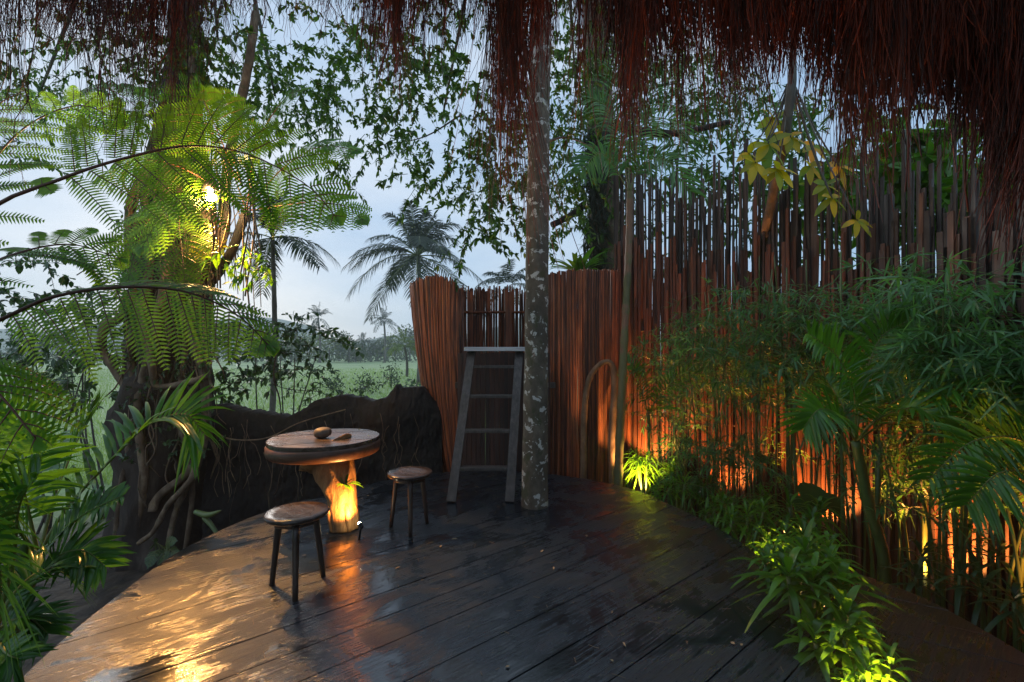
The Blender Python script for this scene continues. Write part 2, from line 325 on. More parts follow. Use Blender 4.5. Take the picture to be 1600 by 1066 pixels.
def ridge(name, d0, d1, x0, x1, hfun, label):
    mb = MB(); nx, ny = 160, 14; V = []
    for a in range(ny):
        for b in range(nx):
            x = x0 + (x1 - x0) * b / (nx - 1); v = a / (ny - 1); y = d0 + (d1 - d0) * v
            h = hfun(x) * math.sin(math.pi * min(1, v * 1.1) * .5) ** .8
            h += (2.6 * mnoise.noise(Vector((x * .12, y * .12, 0))) + 2.2 * mnoise.noise(Vector((x * .35, y * .3, 3)))) * min(1, v * 3)
            V.append((x, y, GZ - 1 + max(0, h)))
    i, j = np.meshgrid(np.arange(ny - 1), np.arange(nx - 1), indexing='ij'); i = i.ravel(); j = j.ravel()
    mb.add(V, np.stack([i * nx + j, i * nx + j + 1, (i + 1) * nx + j + 1, (i + 1) * nx + j], 1))
    return tag(mb.build(name, M['hill']), label, 'hills', kind='structure')
ridge('hills', 330, 520, -620, 300, lambda x: 26 + 12 * math.sin(x / 55 + 1.0) + 7 * math.sin(x / 23), 'blue hazy forested hills behind the field')

# planks cut to an outline
def clip(poly, a, b, c):                              # keep a*x+b*y<=c
    o = []
    for k in range(len(poly)):
        p, q = poly[k], poly[(k + 1) % len(poly)]; fp = a * p[0] + b * p[1] - c; fq = a * q[0] + b * q[1] - c
        if fp <= 0: o.append(p)
        if fp * fq < 0: t = fp / (fp - fq); o.append((p[0] + (q[0] - p[0]) * t, p[1] + (q[1] - p[1]) * t))
    return o
def planks(mb, outline, ang, z, th, wmin, wmax, jit=.002):
    ca, sa = math.cos(ang), math.sin(ang); nx, ny = -sa, ca
    ds = [nx * p[0] + ny * p[1] for p in outline]; s0, s1 = min(ds), max(ds); s = s0
    while s < s1:
        wd = U(wmin, wmax); po = clip(clip(outline, nx, ny, s + wd - .003), -nx, -ny, -(s + .003)); s += wd
        if len(po) < 3: continue
        zz = z + U(-jit, jit); c = np.mean(po, 0); top, mid, low = [], [], []
        for p in po:
            d = np.array(c) - p; f = min(.004, np.linalg.norm(d) * .3); e = d / max(np.linalg.norm(d), 1e-6) * f
            top.append((p[0] + e[0], p[1] + e[1], zz)); mid.append((p[0], p[1], zz - .004)); low.append((p[0], p[1], zz - th))
        m = len(po); va = U(0, 1); n0 = mb.n
        mb.add(top + mid + low, [(i + k * m, i + (k + 1) * m, (i + 1) % m + (k + 1) * m, (i + 1) % m + k * m) for k in (0, 1) for i in range(m)], va)
        mb.more([(n0, n0 + i, n0 + i + 1) for i in range(1, m - 1)]); mb.more([(n0 + 2 * m, n0 + 2 * m + i + 1, n0 + 2 * m + i) for i in range(1, m - 1)])
ctrl = [(1.41, 1.93), (1.60, 2.43), (1.69, 2.95), (1.66, 3.5), (1.46, 4.15), (1.12, 4.78), (.40, 5.24), (-.3, 5.36), (-.85, 5.27), (-1.55, 4.82), (-2.14, 4.0), (-2.33, 3.32), (-2.29, 2.73), (-2.10, 1.93), (-1.7, 1.2), (-.9, .75), (0, .75), (.85, 1.15)]
outl = [tuple(p) for p in spline(ctrl + ctrl[:1], 120)[:-1]]
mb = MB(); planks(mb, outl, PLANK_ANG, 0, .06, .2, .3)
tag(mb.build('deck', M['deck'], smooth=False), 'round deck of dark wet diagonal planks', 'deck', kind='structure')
ctrl2 = [(1.50, 1.75), (1.75, 2.3), (2.0, 2.75), (2.16, 2.98), (2.3, 2.84), (2.40, 2.6), (2.43, 2.3), (2.40, 1.9), (2.2, 1.3), (1.85, .9), (1.55, 1.1)]
out2 = [tuple(p) for p in spline(ctrl2 + ctrl2[:1], 70)[:-1]]
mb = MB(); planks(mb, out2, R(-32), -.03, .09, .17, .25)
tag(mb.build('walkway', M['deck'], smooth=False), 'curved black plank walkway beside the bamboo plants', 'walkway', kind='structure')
# joists and posts carrying the round deck
mb = MB()
for a in np.linspace(0, 2 * math.pi, 14, endpoint=False):
    mb.tube([(-.3 + 1.7 * math.cos(a), 3.1 + 1.7 * math.sin(a), GZ - .1), (-.3 + 1.7 * math.cos(a), 3.1 + 1.7 * math.sin(a), -.065)], .07, 8)
for x in np.linspace(-1.7, 1.1, 6): mb.box((x, 3.1, -.125), .08, 3.0, .12)
tag(mb.build('deck_framework', M['darkwood']), 'dark posts and joists under the round deck', 'framework', kind='structure')

# ------------------------------------------------------------------ furniture
def make_stool(x, y, rot, label):
    t = thing('stool', label, 'stool', (x, y, 0), 'three-legged stools by the round table')
    o = np.array((x, y, 0)); mb = MB()
    mb.lathe([(0, .414), (.10, .414), (.165, .423), (.176, .434), (.178, .446), (.172, .453), (.12, .449), (.05, .445), (0, .444)], o, 48, wob=.006)
    mb.build('seat', M['seat'], t)
    for k in range(3):
        a = rot + k * 2 * math.pi / 3; d = np.array((math.cos(a), math.sin(a), 0)); mb = MB()
        mb.tube(spline([o + d * .112 + (0, 0, .42), o + d * .14 + (0, 0, .2), o + d * .165], 6), np.linspace(.021, .015, 6), 10, var=U(.2, .8))
        mb.build('leg', M['leg'], t)
    mb = MB(); mb.lathe([(0, .385), (.125, .385), (.132, .395), (.132, .4135), (0, .4135)], o, 6, X=(math.cos(rot), math.sin(rot), 0), Y=(-math.sin(rot), math.cos(rot), 0))
    mb.build('brace', M['leg'], t); return t
make_stool(-1.28, 2.71, R(-68), 'dark wooden three-legged stool in front of the round table')
make_stool(-.81, 3.60, R(-75), 'dark wooden three-legged stool between the round table and the ladder')

tc_ = np.array((-1.54, 3.74, 0)); tb_ = np.array((-1.33, 3.60, 0))
t = thing('round_table', 'round thick-topped wooden table on a leaning tree stump', 'table', tuple(tb_))
mb = MB(); rr = .43
po = [(tc_[0] + rr * (1 + .015 * math.sin(3 * a)) * math.cos(a), tc_[1] + rr * (1 + .02 * math.sin(2 * a + 1)) * math.sin(a)) for a in np.linspace(0, 2 * math.pi, 64, endpoint=False)]
planks(mb, po, R(24), .70, .03, .16, .22, .001); mb.build('table_top', M['top'], t, smooth=False)
mb = MB(); mb.lathe([(.30, .575), (.418, .575), (.43, .585), (.437, .62), (.436, .655), (.428, .668), (.30, .668)], tc_, 64, wob=.006)
mb.build('rim', M['rim'], t)
mb = MB(); mb.tube(spline([tb_ + (0, 0, 0), tb_ + (-.01, .01, .12), tb_ + (-.05, .04, .3), tb_ + (-.12, .10, .48), tb_ + (-.19, .13, .574)], 26), np.interp(np.linspace(0, 1, 26), [0, .12, .45, .8, 1], [.105, .10, .125, .175, .23]), 30, lump=.22, lf=7)
mb.build('pedestal', M['stump'], t)
mb = MB()
for k in range(9):
    a = U(0, 6.28); b = tb_ + (.098 * math.cos(a), .098 * math.sin(a), -.0)
    mb.tube(spline([tb_ + (.02 * math.cos(a) - .08, .05 + .02 * math.sin(a), .38), tb_ + (.10 * math.cos(a) - .02, .10 * math.sin(a) + .01, .16), b + (0, 0, .005)], 12), np.linspace(.03, .016, 12), 7, lump=.3)
mb.build('buttress', M['stump'], t)
mb = MB(); s = []
for a in np.linspace(0, math.pi, 14):
    s.append((.072 * math.sin(a) * (1 + .05 * math.sin(3 * a)) + 1e-4, -.045 * math.cos(a)))
mb.lathe(s, tc_ + (.0, -.045, .744), 24, wob=.03, X=(1, .2, .06), Y=(-.2, .8, 0))
tag(mb.build('stone', M['stone'], origin=tc_ + (0, -.045, .702)), 'brown rounded stone lying on the round table', 'stone')

# spotlights
def spot(name, loc, target, power, size, parent=None, blend=.5, col=WARM, rad=.02):
    ld = bpy.data.lights.new(name, 'SPOT'); ld.energy = power; ld.spot_size = R(size); ld.spot_blend = blend; ld.color = col; ld.shadow_soft_size = rad
    o = bpy.data.objects.new(name, ld); COL.objects.link(o)
    d = Vector(np.asarray(target) - np.asarray(loc)); o.rotation_euler = d.to_track_quat('-Z', 'Y').to_euler()
    if parent is not None: o.location = Vector(loc) - Vector(parent['_w']); o.parent = parent
    else: o.location = loc
    return o
def fixture(loc, target, power, size, label, group, scale=1.0, zbase=None, name='garden_spotlight', cat='spotlight', col=WARM, dome=False):
    loc = np.asarray(loc, float); d = unit(np.asarray(target, float) - loc); zb = loc[2] - .06 if zbase is None else zbase
    t = thing(name, label, cat, (loc[0], loc[1], zb), group)
    X = unit(np.cross(d, (0.1, 1, .2))); Y = np.cross(d, X); k = scale
    mb = MB(); mb.lathe([(0, -.075 * k), (.022 * k, -.07 * k), (.028 * k, -.05 * k), (.03 * k, .0), (.033 * k, .012 * k), (.028 * k, .012 * k), (.026 * k, .0)], loc - d * .015, 20, X=X, Y=Y, Z=d); mb.build('housing', M['metal'], t)
    mb = MB(); mb.lathe([(.0275 * k, .010 * k), (.026 * k, .02 * k), (.018 * k, .034 * k), (0, .04 * k)] if dome else [(.025 * k, -.03 * k), (.02 * k, -.026 * k), (0, -.025 * k)], loc - d * .016, 20, X=X, Y=Y, Z=d); mb.build('bulb', M['bulb'], t)
    mb = MB(); mb.tube([(loc[0], loc[1], zb - .01), tuple(loc - d * .06 * k - (0, 0, .0))], .008, 8); mb.build('bracket', M['metal'], t)
    spot('spot_light', loc + d * (.012 + .04 * scale), target, power, size, t, col=col); return t
UPC0 = (1.0, .42, .10)
fixture(P(561, 817, 3.41), tb_ + (-.10, -.0, .40), 13, 110, 'small lit spotlight on the deck at the foot of the table stump', 'warm garden spotlights', .5, 0.001, col=UPC0, dome=True)
fence_c = np.array((-.3, 3.25)); FR = 3.8
def arc(th, r, z): return np.array((fence_c[0] + r * math.cos(R(th)), fence_c[1] + r * math.sin(R(th)), z))
UP = 'warm garden spotlights'
UPC = (1.0, .32, .065)
for th, rr_, z, tth, tz, pw, sz, lab in (
    (53, 3.42, -.35, 54, .8, 75, 106, 'garden spotlight hidden in pale fine-leaved plants beside the bent branch'),
    (37, 3.5, -.55, 39, .8, 72, 102, 'garden spotlight behind leaves at the slat fence, between two bamboo clumps'),
    (22, 3.5, -.55, 21, .6, 80, 106, 'garden spotlight at the slat fence behind the tall feathery palm'),
    (4, 3.5, -.5, 3, .7, 90, 108, 'garden spotlight at the slat fence beyond the tip of the walkway'),
    (-12, 3.5, -.5, -13, .7, 62, 106, 'garden spotlight at the slat fence beside the walkway, nearest the camera')):
    fixture(arc(th, rr_, z), arc(tth, FR - .05, tz), pw, sz - 22, lab, UP, 1, GZ, col=UPC)
fixture(np.array((1.34, 4.92, -.2)), P(1012, 640, 5.25), 40, 100, 'garden spotlight at the deck edge shining on the pale fine-leaved plant', UP, .8, GZ)
# edge plants get light from low lamps between the decks
for (x, y, z), tg, pw, lab in (((1.78, 3.35, -.35), (1.6, 2.6, .3), 22, 'garden spotlight under strap-leaved plants at the deck edge'),
                               ((1.45, 1.68, -.2), (1.5, 2.0, 1.2), 30, 'garden spotlight between the deck and the walkway'),
                               ((1.22, 1.30, -.12), (.42, 1.85, 2.75), 55, 'added unseen spotlight at the deck edge shining up into the thatch fringe')):  # last one is added off frame only to light the hanging fibres
    fixture((x, y, z), tg, pw, 44 if 'thatch' in lab else 130, lab, UP, 1, GZ)

# the lamp in the strangler fig
LP = P(330, 308, 4.1)
t = thing('tree_lamp', 'bright warm lamp hanging in the strangler fig above the roots', 'lamp', tuple(LP))
mb = MB(); mb.lathe([(0, .16), (.03, .155), (.06, .10), (.075, .05), (.07, .05), (.055, .10), (.0, .12)], LP, 24); mb.build('lamp_shade', M['metal'], t)
mb = MB(); mb.lathe([(0, -.048), (.026, -.04), (.042, -.012), (.038, .018), (.022, .06), (.013, .10), (0, .11)], LP, 20); mb.build('bulb', M['bulb'], t)
mb = MB(); mb.tube(spline([LP + (0, 0, .15), LP + (-.03, .05, .4), LP + (-.12, .2, .7)], 8), .006, 6); mb.build('cable', M['metal'], t)
pl = bpy.data.lights.new('lamp_light', 'SPOT'); pl.energy = 300; pl.color = (1.0, .46, .12); pl.shadow_soft_size = .04; pl.spot_size = R(68); pl.spot_blend = .9
po_ = bpy.data.objects.new('lamp_light', pl); COL.objects.link(po_); po_.parent = t; po_.location = (0, -.01, -.055)
po_.rotation_euler = Vector((1.36, -1.75, -2.7)).to_track_quat('-Z', 'Y').to_euler()

gl = bpy.data.lights.new('glow_light', 'POINT'); gl.energy = 32; gl.color = WARM; gl.shadow_soft_size = .05
go_ = bpy.data.objects.new('glow_light', gl); COL.objects.link(go_); go_.parent = t; go_.location = (.02, -.10, .02)
# ladder
t = thing('ladder', 'weathered wooden ladder leaning on the stick enclosure', 'ladder', tuple(PZ(750, 4.23, 0)))
fl, fr, tl, tr = PZ(705, 4.23, 0), PZ(796, 4.23, 0), PZ(737, 5.0, 1.40), PZ(811, 5.0, 1.40)
xl = .045
for a, b in ((fl, tl), (fr, tr)):
    Z = unit(b - a); X = unit(np.cross((0, 1, .0), Z)); Y = np.cross(Z, X); mb = MB()
    mb.box((a + b) / 2, .085, .05, np.linalg.norm(b - a) * .997, X, Y, Z, var=.6, bev=.004); mb.build('stile', M['ladder'], t, smooth=False)
for k, f in enumerate((.20, .435, .67, .885)):
    a, b = fl + (tl - fl) * f, fr + (tr - fr) * f; c = (a + b) / 2; X = unit(b - a); mb = MB()
    mb.box(c + (0, -.0, 0), np.linalg.norm(b - a) - .087, .10, .03, X, unit(np.cross((0, 0, 1), X)), var=U(.3, .7), bev=.003); mb.build('rung', M['ladder'], t, smooth=False)
mb = MB(); c = P(775, 546, 5.02); mb.box((c[0] + .01, 5.02, 1.43), .70, .26, .045, var=.6, bev=.004); mb.build('top_board', M['board'], t, smooth=False)

# ------------------------------------------------------------------ stick screens
def stick_wall(mb, top, bot, n, r=.014, bulge=(0, 0, 0), jit=.04, layers=1, gap=0.0, sides=6):
    for _ in range(layers):
        u = np.linspace(0, 1, n) + U(-.3, .3, n) / n; T = spline(top, 200); B = spline(bot, 200); ii = np.clip((u * 199).astype(int), 0, 199)
        a, b = B[ii] + rng.normal(0, .006, (n, 3)), T[ii] + rng.normal(0, .006, (n, 3))
        b[:, 2] += rng.normal(0, jit, n); k = 7; s = np.linspace(0, 1, k)
        p = a[:, None] + (b - a)[:, None] * s[None, :, None] + np.array(bulge)[None, None] * (4 * s * (1 - s))[None, :, None] + rng.normal(0, .003, (n, k, 3))
        mb.strands(p, U(r * .55, r * 1.25, n)[:, None] * np.linspace(1.1, .85, k)[None], sides)
t = thing('stick_screen', 'flared brown stick screen left of the ladder, next to the dark wall', 'screen', tuple(PZ(700, 5.5, -.1)), 'brown stick screens round the ladder')
mb = MB(); top = [P(641, 447, 6.3), P(650, 440, 5.95), P(672, 434, 5.68), P(695, 434, 5.58), P(712, 446, 5.6), P(724, 462, 5.72)]
bot = [PZ(690, 5.95, -.25), PZ(694, 5.8, -.25), PZ(704, 5.66, -.25), PZ(716, 5.56, -.25), PZ(730, 5.52, -.25), PZ(744, 5.55, -.25)]
stick_wall(mb, top, bot, 78, .013, (-.05, -.03, 0), .018, 2); mb.build('stick_panel', M['stick'], t)
mb = MB(); mb.tube(spline([p * .62 + q * .38 + (.0, .035, 0) for p, q in zip(top, bot)], 20), .016, 8); mb.build('rail', M['darkwood'], t)
t = thing('stick_screen', 'tall upright brown stick screen between the lichen trunk and the bent branch', 'screen', tuple(PZ(910, 5.6, -.1)), 'brown stick screens round the ladder')
top = [P(846, 432, 5.95), P(870, 426, 5.7), P(900, 423, 5.6), P(930, 423, 5.62), P(952, 423, 5.75), P(968, 424, 5.98)]
bot = [np.array((p[0] - .01 * k, p[1] - .12, -.3)) for k, p in enumerate(top)]
mb = MB(); stick_wall(mb, top, bot, 88, .0125, (0, -.02, 0), .012, 2); mb.build('stick_panel', M['stick'], t)
mb = MB(); mb.tube(spline([p * .7 + q * .3 + (0, .04, 0) for p, q in zip(top, bot)], 20), .016, 8); mb.build('rail', M['darkwood'], t)
t = thing('stick_screen', 'open stick screen with a horizontal rail above and behind the ladder', 'screen', tuple(PZ(780, 7.0, 1)), 'brown stick screens round the ladder')
top = [P(712, 452, 6.6), P(750, 452, 6.95), P(800, 451, 7.05), P(850, 452, 6.9)]; bot = [np.array((p[0], p[1], -.8)) for p in top]
mb = MB(); stick_wall(mb, top, bot, 104, .0145, (0, 0, 0), .035, 1); mb.build('stick_panel', M['stick'], t)
mb = MB(); mb.tube(spline([P(712, 488, 6.55), P(750, 488, 6.9), P(800, 488, 7.0), P(850, 488, 6.85)], 16), .02, 8); mb.build('rail', M['stick'], t)
for px in (722, 735, 795):
    mb = MB(); q = P(px, 470, 6.86); mb.box((q[0], q[1] - .05, .75), .09, .03, 3.1); mb.build('post', M['stick'], t, smooth=False)
t = thing('plank_screen', 'low dark reddish plank screen behind the ladder rungs', 'screen', tuple(PZ(780, 5.4, -.1)))
mb = MB(); xs_ = np.arange(-.62, .46, .055)
for x in xs_: mb.box((x, 5.42 + U(-.008, .008), .56 + U(-.01, .01)), .052, .02, 1.66, var=U(0, .7))
mb.build('plank_panel', M['plankdark'], t, smooth=False)
mb = MB(); mb.box((-.08, 5.47, 1.0), 1.2, .05, .07); mb.build('rail', M['darkwood'], t, smooth=False)
# dark wall
def darkwall():
    mb = MB(); prof = [(325, 636), (345, 636), (372, 643), (405, 648), (440, 655), (458, 646), (475, 634), (500, 624), (530, 619), (558, 622), (580, 629), (600, 623), (611, 608), (617, 600), (623, 611), (636, 607), (655, 606), (668, 616), (690, 640)]
    dep = lambda px: np.interp(px, [320, 400, 480, 560, 640, 690], [4.75, 4.95, 5.15, 5.3, 5.45, 5.6])
    nx, nz = 240, 60; Vf, Vb = [], []
    for a in range(nx):
        px = 322 + (690 - 322) * a / (nx - 1); py = np.interp(px, [q[0] for q in prof], [q[1] for q in prof]); d = dep(px)
        zt = P(px, py, d)[2] + .03 * mnoise.noise(Vector((px * .05, 0, 0))) + .02 * mnoise.noise(Vector((px * .17, 3, 0)))
        for b in range(nz):
            f = b / (nz - 1); z = -.85 + (zt + .85) * f; x = (px - 800) / F * d
            q = Vector((x * 2.2, z * 2.2, 1)); e = .06 * mnoise.noise(q) + .018 * mnoise.noise(q * 2.6) + .014 * mnoise.noise(q * 6) + .018 * mnoise.noise(q * 15)
            rd = .07 * max(0, (f - .88) / .12) ** 2
            Vf.append((x, d + e + rd - .08 * (1 - f), z)); Vb.append((x, d + .34 - e * .5 - rd, z))
    i, j = np.meshgrid(np.arange(nx - 1), np.arange(nz - 1), indexing='ij'); i = i.ravel(); j = j.ravel()
    fa = np.stack([i * nz + j, (i + 1) * nz + j, (i + 1) * nz + j + 1, i * nz + j + 1], 1)
    mb.add(Vf + Vb, fa); o = nx * nz; mb.more(fa[:, ::-1] + o)
    k = np.arange(nx - 1); mb.more(np.stack([k * nz + nz - 1, (k + 1) * nz + nz - 1, o + (k + 1) * nz + nz - 1, o + k * nz + nz - 1], 1))
    for a in (0, nx - 1):
        c = np.arange(nz - 1) + a * nz; mb.more(np.stack([c, c + 1, o + c + 1, o + c], 1))
    root = tag(mb.build('earthen_wall', M['mud'], origin=PZ(500, 5.1, GZ)), 'black earthen wall with wavy top behind the round table', 'wall')
    return root
dw = darkwall()
dw['_w'] = list(dw.location)
mb = MB()
for k in range(46):
    px = U(330, 660); d = np.interp(px, [320, 690], [4.6, 5.38]); z = U(.2, .8); pts = [PZ(px, d - .02, z)]
    for q in range(5): pts.append(pts[-1] + (U(-.05, .05), U(-.02, .01), -U(.03, .16)))
    mb.tube(spline(pts, 12), U(.0015, .004), 4, var=U(0, 1))
mb.build('rootlet', M['root'], dw)
mb = MB(); mb.tube(spline([P(318, 640, 4.6), P(330, 665, 4.62), P(352, 684, 4.66), P(390, 688, 4.68), P(425, 682, 4.6), P(470, 660, 4.85), P(540, 640, 5.0)], 40), .0075, 6, lump=.2)
tag(mb.build('vine', M['root'], origin=P(318, 640, 4.6)), 'thin pale vine drooping across the black wall behind the table', 'vine')

# ------------------------------------------------------------------ slat fence
t = thing('slat_fence', 'tall curved fence of uneven upright slats behind the bamboo plants', 'fence', tuple(arc(20, FR, GZ)))
def slats(mb, n, r, th0, th1, hf, wr, hz, gapf=1.0, tilt=.015):
    ths = np.linspace(th0, th1, n)
    for th in ths:
        th += U(-.4, .4) * (th1 - th0) / n; c = arc(th, r + U(-.03, .03), 0); h = hf(th) + rng.normal(0, hz); a = R(th)
        X = np.array((-math.sin(a), math.cos(a), 0)); Z = unit(np.array((U(-tilt, tilt), U(-tilt, tilt), 1))); X = unit(X - Z * X.dot(Z)); Yv = np.cross(Z, X)
        mb.box((c[0], c[1], (h + GZ) / 2), U(*wr), U(.008, .018), h - GZ, X, Yv, Z, var=U(0, 1))
h1 = lambda th: np.interp(th, [-60, -20, 0, 20, 40, 62], [1.8, 2.0, 2.25, 2.35, 2.6, 2.85])
h2 = lambda th: np.interp(th, [-60, -20, 0, 8, 20, 35, 62], [2.4, 2.5, 2.72, 2.85, 3.1, 3.5, 4.05])
mb = MB(); slats(mb, 300, FR, 62, -75, h1, (.02, .05), .2); mb.build('slat_panel', M['slat'], t, smooth=False)
mb = MB(); slats(mb, 300, FR + .07, 62, -75, h2, (.014, .036), .24); slats(mb, 150, FR + .12, 62, -40, lambda th: h2(th) - .3, (.012, .034), .32)
mb.build('tall_slat_panel', M['slatg'], t, smooth=False)
mb = MB(); slats(mb, 120, FR - .03, 62, -75, lambda th: h1(th) - .55, (.02, .04), .28, tilt=.03); mb.build('short_slat_panel', M['slat'], t, smooth=False)
for z in (.5, 1.7):
    mb = MB(); mb.tube([arc(a, FR + .025, z) for a in np.linspace(62, -75, 50)], .018, 6); mb.build('rail', M['darkwood'], t)

# ------------------------------------------------------------------ plant builders
UPV = np.array((0, 0, 1.0))
def rach_frame(p):
    tn = unit(np.gradient(p, axis=0)); return tn
def palm_frond(mr, ml, pts, Lmax, n, W, up=UPV, droop=.3, vee=.5, fwd=.55, r=.008, segs=4, start=.22, ends=.25, dj=.1, vr=None):
    p = spline(pts, 40); tn = rach_frame(p); mr.tube(p[::2], np.linspace(r, r * .25, 20), 6, var=.5)
    for sg in (-1, 1):
        u = np.linspace(start, .985, n); ii = np.clip((u * 39).astype(int), 0, 38); f = (u * 39 - ii)[:, None]
        b = p[ii] * (1 - f) + p[ii + 1] * f; T = tn[ii]; upv = np.broadcast_to(up, T.shape); S = unit(np.cross(T, upv)) * sg; Nn = unit(np.cross(S, T)) * sg
        e = (u - start) / (1 - start); L = Lmax * (ends + (1 - ends) * np.sin(np.pi * (e * .85 + .12)) ** .7) * U(.88, 1.08, n)
        fw = fwd + .5 * e ** 2
        d = unit(S + T * fw[:, None] + Nn * vee + rng.normal(0, dj, (n, 3)))
        ml.blades(b, d, np.cross(T, d) * sg + Nn * .2, L, W * U(.8, 1.15, n), droop * U(.6, 1.4, n), segs, 'linear', fold=.3, var=U(0, .94, n) if vr is None else U(*vr, n))
def fern_frond(mr, ml, pts, Lmax, npin, up, droop=.25, lift=0.0, dens=.0125, pl=.055, fwd=.28, r=.009, start=.2, sides=(-1, 1), hang=0.0, segs=2):
    p = spline(pts, 60); tn = rach_frame(p); mr.tube(p[::2], np.linspace(r, r * .25, 30), 6)
    for sg in sides:
        for u in np.linspace(start, .985, npin):
            u += U(-.3, .3) * .8 / npin; u = min(.985, u); i = int(u * 59); f = u * 59 - i; b = p[i] * (1 - f) + p[min(59, i + 1)] * f; T = tn[i]
            S = unit(np.cross(T, up)) * sg; Nn = unit(np.cross(S, T)) * sg; e = (u - start) / (1 - start)
            L = Lmax * max(.12, min(1, (e * 3 + .55)) * (1 - e ** 2.2) ** .8) * U(.9, 1.08)
            d = unit(S + T * (fwd + .5 * e) + Nn * lift + np.array((0, 0, -hang)) + rng.normal(0, .05, 3))
            m = max(8, int(L / dens)); s = np.linspace(.04, .985, m); c = b + d * (L * s)[:, None]; dr = droop * U(.7, 1.3); c[:, 2] -= dr * L * s ** 2
            mr.tube(c[[0, m // 3, 2 * m // 3, m - 1]], np.array((.0028, .0022, .0014, .0006)), 4, cap=False)
            tg = unit(np.gradient(c, axis=0)); sd = unit(np.cross(tg, Nn + .001)); v = np.clip(U(.1, .9) + rng.normal(0, .08, m), 0, .94)
            lp = pl * np.minimum(1, s * 3 + .5) * (1 - s ** 2.5) ** .6 + .005
            for q in (-1, 1):
                ml.blades(c, sd * q + tg * .35, np.broadcast_to(Nn, c.shape) + rng.normal(0, .12, c.shape), lp * U(.9, 1.1, m), dens * .6, .12, segs, 'pinn', var=v)
def twigs(ml, mw, starts, dirs, lens, nl, L, W, droop=.35, prof='oval', r=.004, spread=.9, segs=3, fold=.2, hang=.3):
    for s, d, ln in zip(starts, dirs, lens):
        k = 6; q = np.linspace(0, 1, k)[:, None]; p = s + d * ln * q; p[:, 2] -= droop * ln * (q[:, 0] ** 2); p += rng.normal(0, .012 * ln, p.shape)
        mw.tube(p, np.linspace(r, r * .4, k), 4, cap=False)
        u = U(.12, 1, nl); i = np.clip((u * 4.99).astype(int), 0, 4); f = (u * 5 - i)[:, None]; b = p[i] * (1 - f) + p[i + 1] * f
        T = unit(p[i + 1] - p[i]); dd = unit(T * .5 + randdir(nl) * spread - UPV * hang * .6)
        ml.blades(b, dd, UPV + randdir(nl) * .6, U(.75, 1.2, nl) * L, U(.8, 1.2, nl) * W, .2, segs, prof, fold=fold)
def blob(cx, cy, rx, ry, d0, d1, n):
    o = []
    while len(o) < n:
        a, b = U(-1, 1), U(-1, 1)
        if a * a + b * b < 1: o.append(P(cx + a * rx, cy + b * ry, U(d0, d1)))
    return np.array(o)

# ------------------------------------------------------------------ lichen-barked tree through the deck
mb = MB(); pts = [PZ(835, 4.15, -.8), PZ(835.5, 4.15, 0), P(838, 500, 4.15), P(842, 200, 4.17), P(846, -60, 4.25), P(852, -420, 4.5)]
t = thing('slender_tree', 'straight tree with pale lichen-spotted trunk growing up through the deck', 'tree', tuple(pts[1]))
mb.tube(spline(pts, 60), np.interp(np.linspace(0, 1, 60), [0, .22, .3, 1], [.13, .122, .112, .085]), 28, lump=.07, lf=3.5); mb.build('trunk', M['lichen'], t)
ml, mw = MB(), MB(); base = P(852, -420, 4.5)
for cx, cy, rx, ry, d0, d1, nn in ((690, 190, 110, 110, 5.2, 8, 87), (790, 250, 60, 60, 5.5, 7.5, 41), (580, 130, 110, 100, 5.5, 9, 83), (880, 170, 60, 120, 6, 9, 76), (700, 60, 160, 90, 5, 8, 46), (960, 120, 70, 120, 6.5, 9, 64), (770, 330, 50, 40, 5, 6.5, 22), (880, 330, 36, 60, 7, 9, 22), (800, -150, 350, 170, 4.5, 9, 40)):
    st = blob(cx, cy, rx, ry, d0, d1, nn); twigs(ml, ml, st, unit(rng.normal(size=(nn, 3)) * (1, 1, .5) + (0, 0, -.25)), U(.35, .75, nn), 31, .08, .037, .35)
ml.build('crown', M['tree'], t)
limbs = [([base, base * .5 + P(*q) * .5 + (0, 0, .6), P(*q)], .05) for q in ((690, 190, 7), (590, 120, 7), (780, 230, 6.3), (900, 150, 7.2), (640, 40, 6), (960, 110, 7.5))]
limbs += [([P(720, 180, 6.3), P(660, 215, 6.4), P(585, 228, 6.6)], .014), ([P(845, 225, 6.0), P(885, 215, 6.2), P(930, 232, 6.6)], .02)]
for pts, r_ in limbs:
    mb = MB(); mb.tube(spline(pts, 14), np.linspace(r_, r_ * .25, 14), 6); mb.build('limb', M['greybark'], t)

